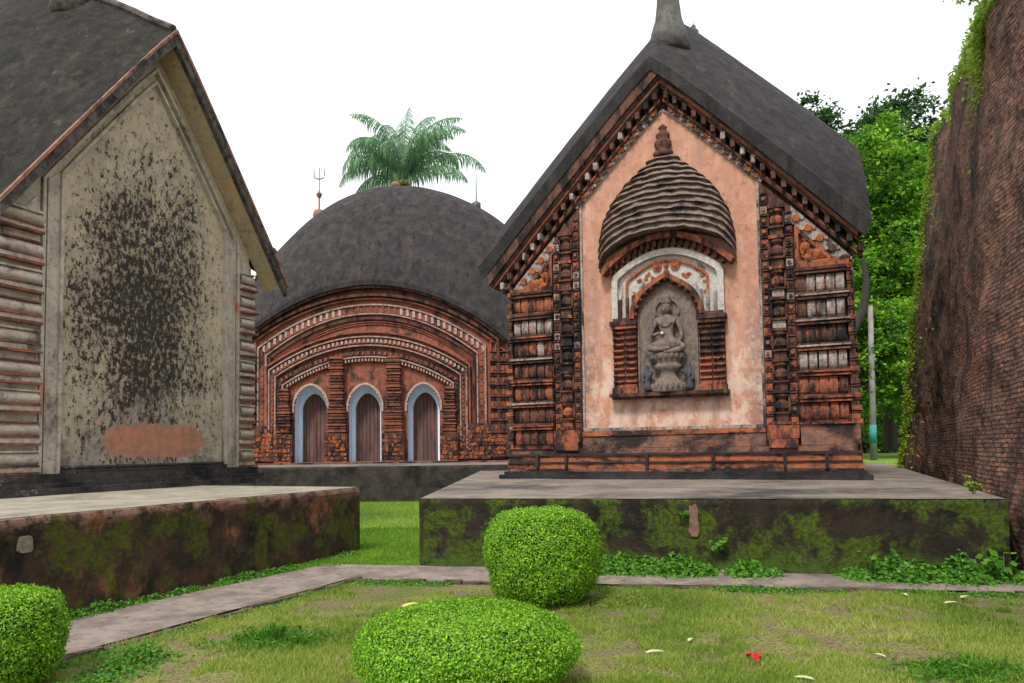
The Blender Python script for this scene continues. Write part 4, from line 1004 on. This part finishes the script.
weedstrip('ground_weeds', 'green weeds along the foot of the mossy terrace', [(.9, 9.50), (6.0, 8.40)], .22, 12000, .30, .055, -.15)
weedstrip('ground_weeds', 'green weeds at the right end of the mossy terrace', [(3.4, 8.95), (6.0, 8.38)], .25, 5000, .34, .06, -.4)
weedstrip('ground_weeds', 'low weeds between left terrace and footpath', [(-6.8, 1.7), (-2.42, 11.4)], .10, 5200, .10, .040, 0.05)
weedstrip('ground_weeds', 'weeds growing over the brick edging of the path', [(-1.95, 8.9), (5.9, 7.5)], .09, 5200, .06, .028, .08)
weedstrip('ground_weeds', 'weeds growing beside the left run of brick edging', [(-4.95, 2.4), (-1.95, 8.85)], .09, 3200, .05, .028, -.1)
weedstrip('ground_weeds', 'broad weeds beside the left clipped bush', [(-3.2, 4.7), (-3.0, 5.9)], .18, 2600, .13, .032, -.5)
m = MB()
def plant(loc, n, h, ls, label, mat=L_WEED, nrm=(0, -.5, 1), cat='plant', name='wild_plant'):
    root = empty(name, loc, 0, label, cat); P = []; mb = MB()
    for k in range(n):
        t = random.uniform(0, 6.28); l = h*random.uniform(.5, 1); e = Vector((math.cos(t)*l*.6, math.sin(t)*l*.6-.02, l)); mb.tube([(0, 0, 0), tuple(e*.5+Vector((0, 0, .1*l))), tuple(e)], [.006, .004, .003], 4)
        for q in range(5): f = .4+.15*q; P.append(tuple(e*f+Vector((random.gauss(0, ls*.4), random.gauss(0, ls*.4), random.gauss(0, ls*.3)+.05*l))))
    mb.build('stem', L_WEED, root); P = np.array(P); quads('leaves', leaves(P, np.tile([nrm], (len(P), 1)), ls, .75, .5), mat, root); return root
plant((5.55, 8.25, 0), 10, .38, .115, 'broad-leaved wild plant where the mossy terrace meets the brick wall')
plant((4.3, 8.55, 0), 7, .34, .09, 'bushy weed at the foot of the mossy terrace, toward its right end')
plant((2.55, 9.10, .28), 5, .16, .075, 'small weed sprouting from a crack in the mossy terrace face')
plant((2.15, 9.18, .70), 4, .12, .06, 'tiny sprig growing near the top of the mossy terrace, beside the reddish scar')
plant((5.95, 9.35, .93), 6, .20, .07, 'small weed on the terrace paving against the brick wall', L_CREEP)
# fallen leaves and litter
PALE = simple('dry_leaf', (.50, .55, .30), .7, .3, 20)
def fallen(x, y, s, rot, lab, mat=PALE):
    s *= .68
    n = 9; m = MB(); P = []
    for k in range(n): t = 2*math.pi*k/n; r_ = s*(.5+.12*math.cos(2*t)); P.append((r_*math.cos(t)*1.25, r_*math.sin(t)*.62, .028+.25*s*abs(math.sin(t))*.6))
    P += [(p[0], p[1], p[2]-.003) for p in P]
    m.add(P, [tuple(range(n)), tuple(range(2*n-1, n-1, -1))]+[(i, i+n, (i+1) % n+n, (i+1) % n) for i in range(n)])
    o = m.build('fallen_leaf', mat); o.location = (x, y, 0); o.rotation_euler = (0, 0, R(rot)); tag(o, lab, 'leaf', 'fallen leaves on the lawn'); return o
fallen(1.07, 5.62, .15, 10, 'pale curled leaf on the lawn, nearest left of the red wrapper')
fallen(1.43, 5.97, .10, 60, 'small pale leaf on the lawn, behind and left of the red wrapper')
fallen(2.72, 5.46, .09, -60, 'pale upright leaf on the lawn right of the red wrapper')
fallen(1.95, 4.95, .13, -30, 'pale green leaf at the very bottom of the lawn, below the red wrapper')
fallen(4.08, 7.62, .11, 80, 'pale leaf on the lawn near the path, leftmost of the right-hand scatter')
fallen(4.30, 7.18, .16, 5, 'long pale leaf on the lawn, middle of the right-hand scatter')
fallen(4.60, 7.45, .14, 30, 'pale leaf on the lawn near the path, rightmost of the scatter')
fallen(-.70, 4.92, .14, 40, 'yellowish leaf lying on top of the low wide bush', simple('yellow_leaf', (.50, .58, .12), .6)).location.z = .53
WR = weather('wrapper_red', (.62, .03, .04), (.50, .02, .03), (.3, .02, .03), .2, (.8, .75, .75), .25, 14, 1, .3)
m = MB(); m.grid(lambda a, b_: (.11*(a-.5), .055*(b_-.5)+.01*math.sin(a*9), .03+.03*math.sin(a*7+b_*3)*math.cos(b_*5)+.012*math.sin(a*23)), 14, 7)
o = m.build('wrapper', WR); o.location = (1.77, 5.45, .012); o.rotation_euler = (R(15), 0, R(-15)); tag(o, 'crumpled red and white wrapper lying on the lawn', 'litter')

# ---- palm
def palm(loc, label):
    root = empty('palm_tree', loc, 0, label, 'tree'); H_ = 17.8
    m = MB(); pts = [(.5*math.sin(z*.09), 0, z) for z in np.linspace(0, H_, 14)]; m.tube(pts, [.26-.008*i for i in range(14)], 8); m.build('trunk', BARK, root)
    top = Vector(pts[-1])
    fr = [(178, .95, 5.6, 2.3), (170, .62, 5.2, 1.7), (195, 1.25, 5.4, 2.2), (160, 1.20, 5.6, 1.9), (135, 1.35, 5.4, 1.3), (205, 1.42, 5.6, 1.4), (100, 1.45, 5.8, .9),
          (60, 1.42, 6.2, .9), (20, 1.32, 6.2, 1.1), (-15, 1.22, 5.8, 1.6), (15, 1.05, 5.0, 2.1), (-25, 1.3, 5.2, 1.9), (5, .72, 6.2, 1.55), (-6, .45, 4.6, 1.3), (-60, 1.2, 4.6, 1.8),
          (-140, 1.15, 4.8, 2.0), (150, .4, 4.2, 1.3), (-165, .8, 4.6, 2.0), (85, 1.5, 5.6, .5), (110, 1.3, 5.2, .9), (125, 1.5, 5.4, 1.1), (45, 1.3, 5.4, 1.6)]
    for az, el, L, dr_ in fr:
        a = R(az); d = Vector((math.cos(a), math.sin(a)*.8, 0)).normalized(); N = 26; mid = []; p = top.copy(); e = el
        for i in range(N+1):
            mid.append(p.copy()); p = p+(d*math.cos(e)+Vector((0, 0, math.sin(e))))*(L/N); e -= dr_*1.5/N*(.12+1.76*(i/N))
        mb = MB(); mb.tube([tuple(q) for q in mid[::3]], [.045-.004*i for i in range(len(mid[::3]))], 5)
        side = d.cross(Vector((0, 0, 1))).normalized()
        for i in range(2, N+1):
            for s in (-1, 1):
                for h_ in (0, .5):
                    t = (mid[i]-mid[i-1]).normalized(); q = mid[i-1].lerp(mid[i], h_); l = 1.35*math.sin(math.pi*min(1, (i/N)*.9+.12))**.6*random.uniform(.75, 1.05)
                    dr = (side*s*.75+t*.55+Vector((0, 0, -.75-.5*random.random()))).normalized(); wv = t*.034
                    e1 = q+dr*l*.55; e2 = q+(dr+Vector((0, 0, -.7))).normalized()*l
                    mb.add([q-wv, q+wv, e1+wv*1.1, e1-wv*1.1, e2], [(0, 1, 2, 3), (3, 2, 4)])
        mb.build('frond', L_PALM, root)
    m = MB()
    for k in range(7): t = k*.9; m.ball((top.x+.3*math.cos(t), top.y+.3*math.sin(t), top.z-.35), .16, 1, 1, 1.1, 7)
    m.build('coconut_bunch', simple('coconut', (.20, .16, .05), .7), root)
palm((-6.75, 42, 0), 'coconut palm rising behind the domed roof')

# ---- broadleaf trees
def tree(name, loc, H_, blobs, n, ls, mat, label, trunk, group='trees beyond the right temple', limb=None, tr=.3):
    root = empty(name, loc, 0, label, 'tree', group); r_ = np.random.default_rng(int(H_*100+n))
    m = MB(); m.tube(trunk, [tr*(1-.10*i) for i in range(len(trunk))], 8)
    tp = Vector(trunk[-1])
    for b in blobs: c = Vector(b[:3]); m.tube([tuple(Vector(trunk[-2])), tuple(Vector(trunk[-1]).lerp(c, .5)+Vector((0, 0, -.3))), tuple(c)], [tr*.45, tr*.25, .04], 6)
    if limb: m.tube(limb, [.26, .22, .18, .14, .10][:len(limb)], 8)
    m.build('trunk', BARK, root)
    C_ = []; W = np.array([b[3]**2 for b in blobs]); W = W/W.sum()
    # clusters on the surface of each blob, leaves round each cluster
    nc = max(30, n//45); bi = r_.choice(len(blobs), nc, p=W); B = np.array(blobs); d = unit(r_.normal(0, 1, (nc, 3)))
    cc = B[bi, :3]+d*(B[bi, 3:4]*r_.uniform(.45, 1.15, (nc, 1)))*np.array([1, 1, .85])
    li = r_.integers(0, nc, n); off = r_.normal(0, 1, (n, 3))*np.array([1, 1, .55])*(.16*r_.uniform(.5, 1.9, nc)[li])[:, None]*max(1, ls*6)
    P = cc[li]+off; nr = d[li]*.5+np.array([0, 0, .8])
    quads('crown', leaves(P, nr, ls*(.7+.7*r_.random((len(P), 1))), .55, .6), mat, root); return root
tree('broadleaf_tree', (17.3, 33, 1.3), 15, [(0, 0, 12.6, 2.3), (-1.6, .5, 10.8, 1.9), (1.2, 0, 10.6, 2.2), (.2, -.5, 8.6, 2.2), (-1.5, 0, 8.0, 1.6), (1.6, 0, 7.4, 1.9), (.4, 0, 14.4, 1.3), (-.8, 0, 14.2, 1.0), (2.4, 0, 12.6, 1.5), (-2.6, -.5, 12.4, 1.0), (3.0, -.3, 9.4, 1.1)], 50000, .18, L_TREE1,
     'bright green broadleaf tree right behind the pink-panelled temple', [(0, 0, 0), (.1, 0, 3), (0, 0, 6), (.1, 0, 9)])
tree('broadleaf_tree', (14.9, 30, 0), 8, [(.6, 1.0, 5.4, 1.4), (1.5, 1, 6.6, 1.3), (-.4, 1.5, 4.0, 1.3), (1.8, 1, 4.2, 1.5), (.2, 1.2, 7.2, 1.0)], 26000, .16, L_TREE1,
     'smaller green tree with a bent dark limb beside the temple corner', [(-.9, .2, 0), (-.9, .2, 2), (-.85, .1, 3.6), (-.8, 0, 5.0)], limb=[(-1.3, 0, 5.8), (-.7, 0, 6.1), (-.1, 0, 7.2), (.1, 0, 8.4), (.0, 0, 9.4)], tr=.22)
tree('broadleaf_tree', (23.5, 42, 0), 20, [(0, 0, 19.5, 2.7), (-2.0, 0, 17.6, 2.3), (2.5, 0, 18, 3), (0, 0, 15, 3.2), (-2.5, 0, 13.5, 2.6), (2.0, 0, 12, 3.), (-.5, 0, 9, 3.2), (-1.2, 0, 21.0, 1.2)], 42000, .30, L_TREE2,
     'tall dark green tree whose top rises against the brick wall', [(0, 0, 0), (0, 0, 5), (.2, 0, 10), (.3, 0, 14)], tr=.45)
tree('broadleaf_tree', (17.4, 40, 0), 20, [(-.2, 0, 20.2, 1.3), (.9, 0, 18.0, 1.6), (-.6, 0, 18.2, 1.2), (3.6, 0, 19.6, 1.1), (1.2, 0, 14.5, 2.8), (4.0, 0, 15.5, 2.5), (0, 0, 11, 3.0), (1, 0, 7, 3)], 36000, .27, L_TREE2,
     'dark tree peeping over the temple roof slope', [(0, 0, 0), (0, 0, 5), (.2, 0, 10), (.3, 0, 14)], tr=.4)
tree('broadleaf_tree', (21.5, 36, 0), 10, [(0, 0, 7.5, 2.4), (-1.8, 0, 5, 2.2), (1.2, 0, 4.5, 2.2), (-2.5, 0, 3., 1.8), (0, 0, 2.4, 1.8), (1, 0, 10, 2)], 36000, .18, L_TREE1,
     'low leafy green tree behind the pale pole', [(0, 0, 0), (0, 0, 1.5), (.1, 0, 3), (.1, 0, 4)], tr=.25)
# far hedge of growth that closes the view
P = np.stack([rng.uniform(-45, 60, 38000), rng.uniform(52, 56, 38000), rng.random(38000)**.8*12], 1); P[:, 2] *= np.array([.62+.5*mn.noise((x*.22, 0, 0)) for x in P[:, 0]])
P[:, 2] *= np.where(P[:, 0] > 14, 1, .35)
tag(quads('far_woodland', leaves(P, np.tile([[0, -1., .6]], (len(P), 1)), .8, .6, .6), L_TREE2), 'dark far woodland closing the view beyond the lawn', 'woodland', kind='stuff')
# utility pole
m = MB(); PO = empty('utility_pole', (15.12, 30, .9), 0, 'pale concrete pole with a teal painted band near its foot', 'pole')
m.tube([(-.12, 0, 0), (-.06, 0, 3), (0, 0, 6.5)], [.135, .12, .10], 12); m.build('shaft', simple('pole_concrete', (.27, .26, .25), .9, .3, 2), PO, True)
m = MB(); m.tube([(-.105, 0, .75), (-.09, 0, 1.5)], [.141, .136], 12); m.build('painted_band', simple('teal_paint', (.05, .30, .27), .7), PO, True)
# tufts hanging into the top right corner from the wall head
P = []
for k in range(9):
    s0 = Vector((6.72+.05*k, 10.0, 8.0)); q = s0.copy()
    for i in range(7): q = q+Vector((-.04+random.gauss(0, .02), random.gauss(0, .02), .02-.01*i+random.gauss(0, .01))); P += [tuple(q+Vector((random.gauss(0, .03), 0, random.gauss(0, .03)))) for _ in range(3)]
P = np.array(P); tag(quads('hanging_sprig', leaves(P, np.tile([[-.3, -1, .4]], (len(P), 1)), .075, .5, .6), L_CREEP), 'leafy sprig overhanging the top of the brick wall', 'creeper', kind='stuff')
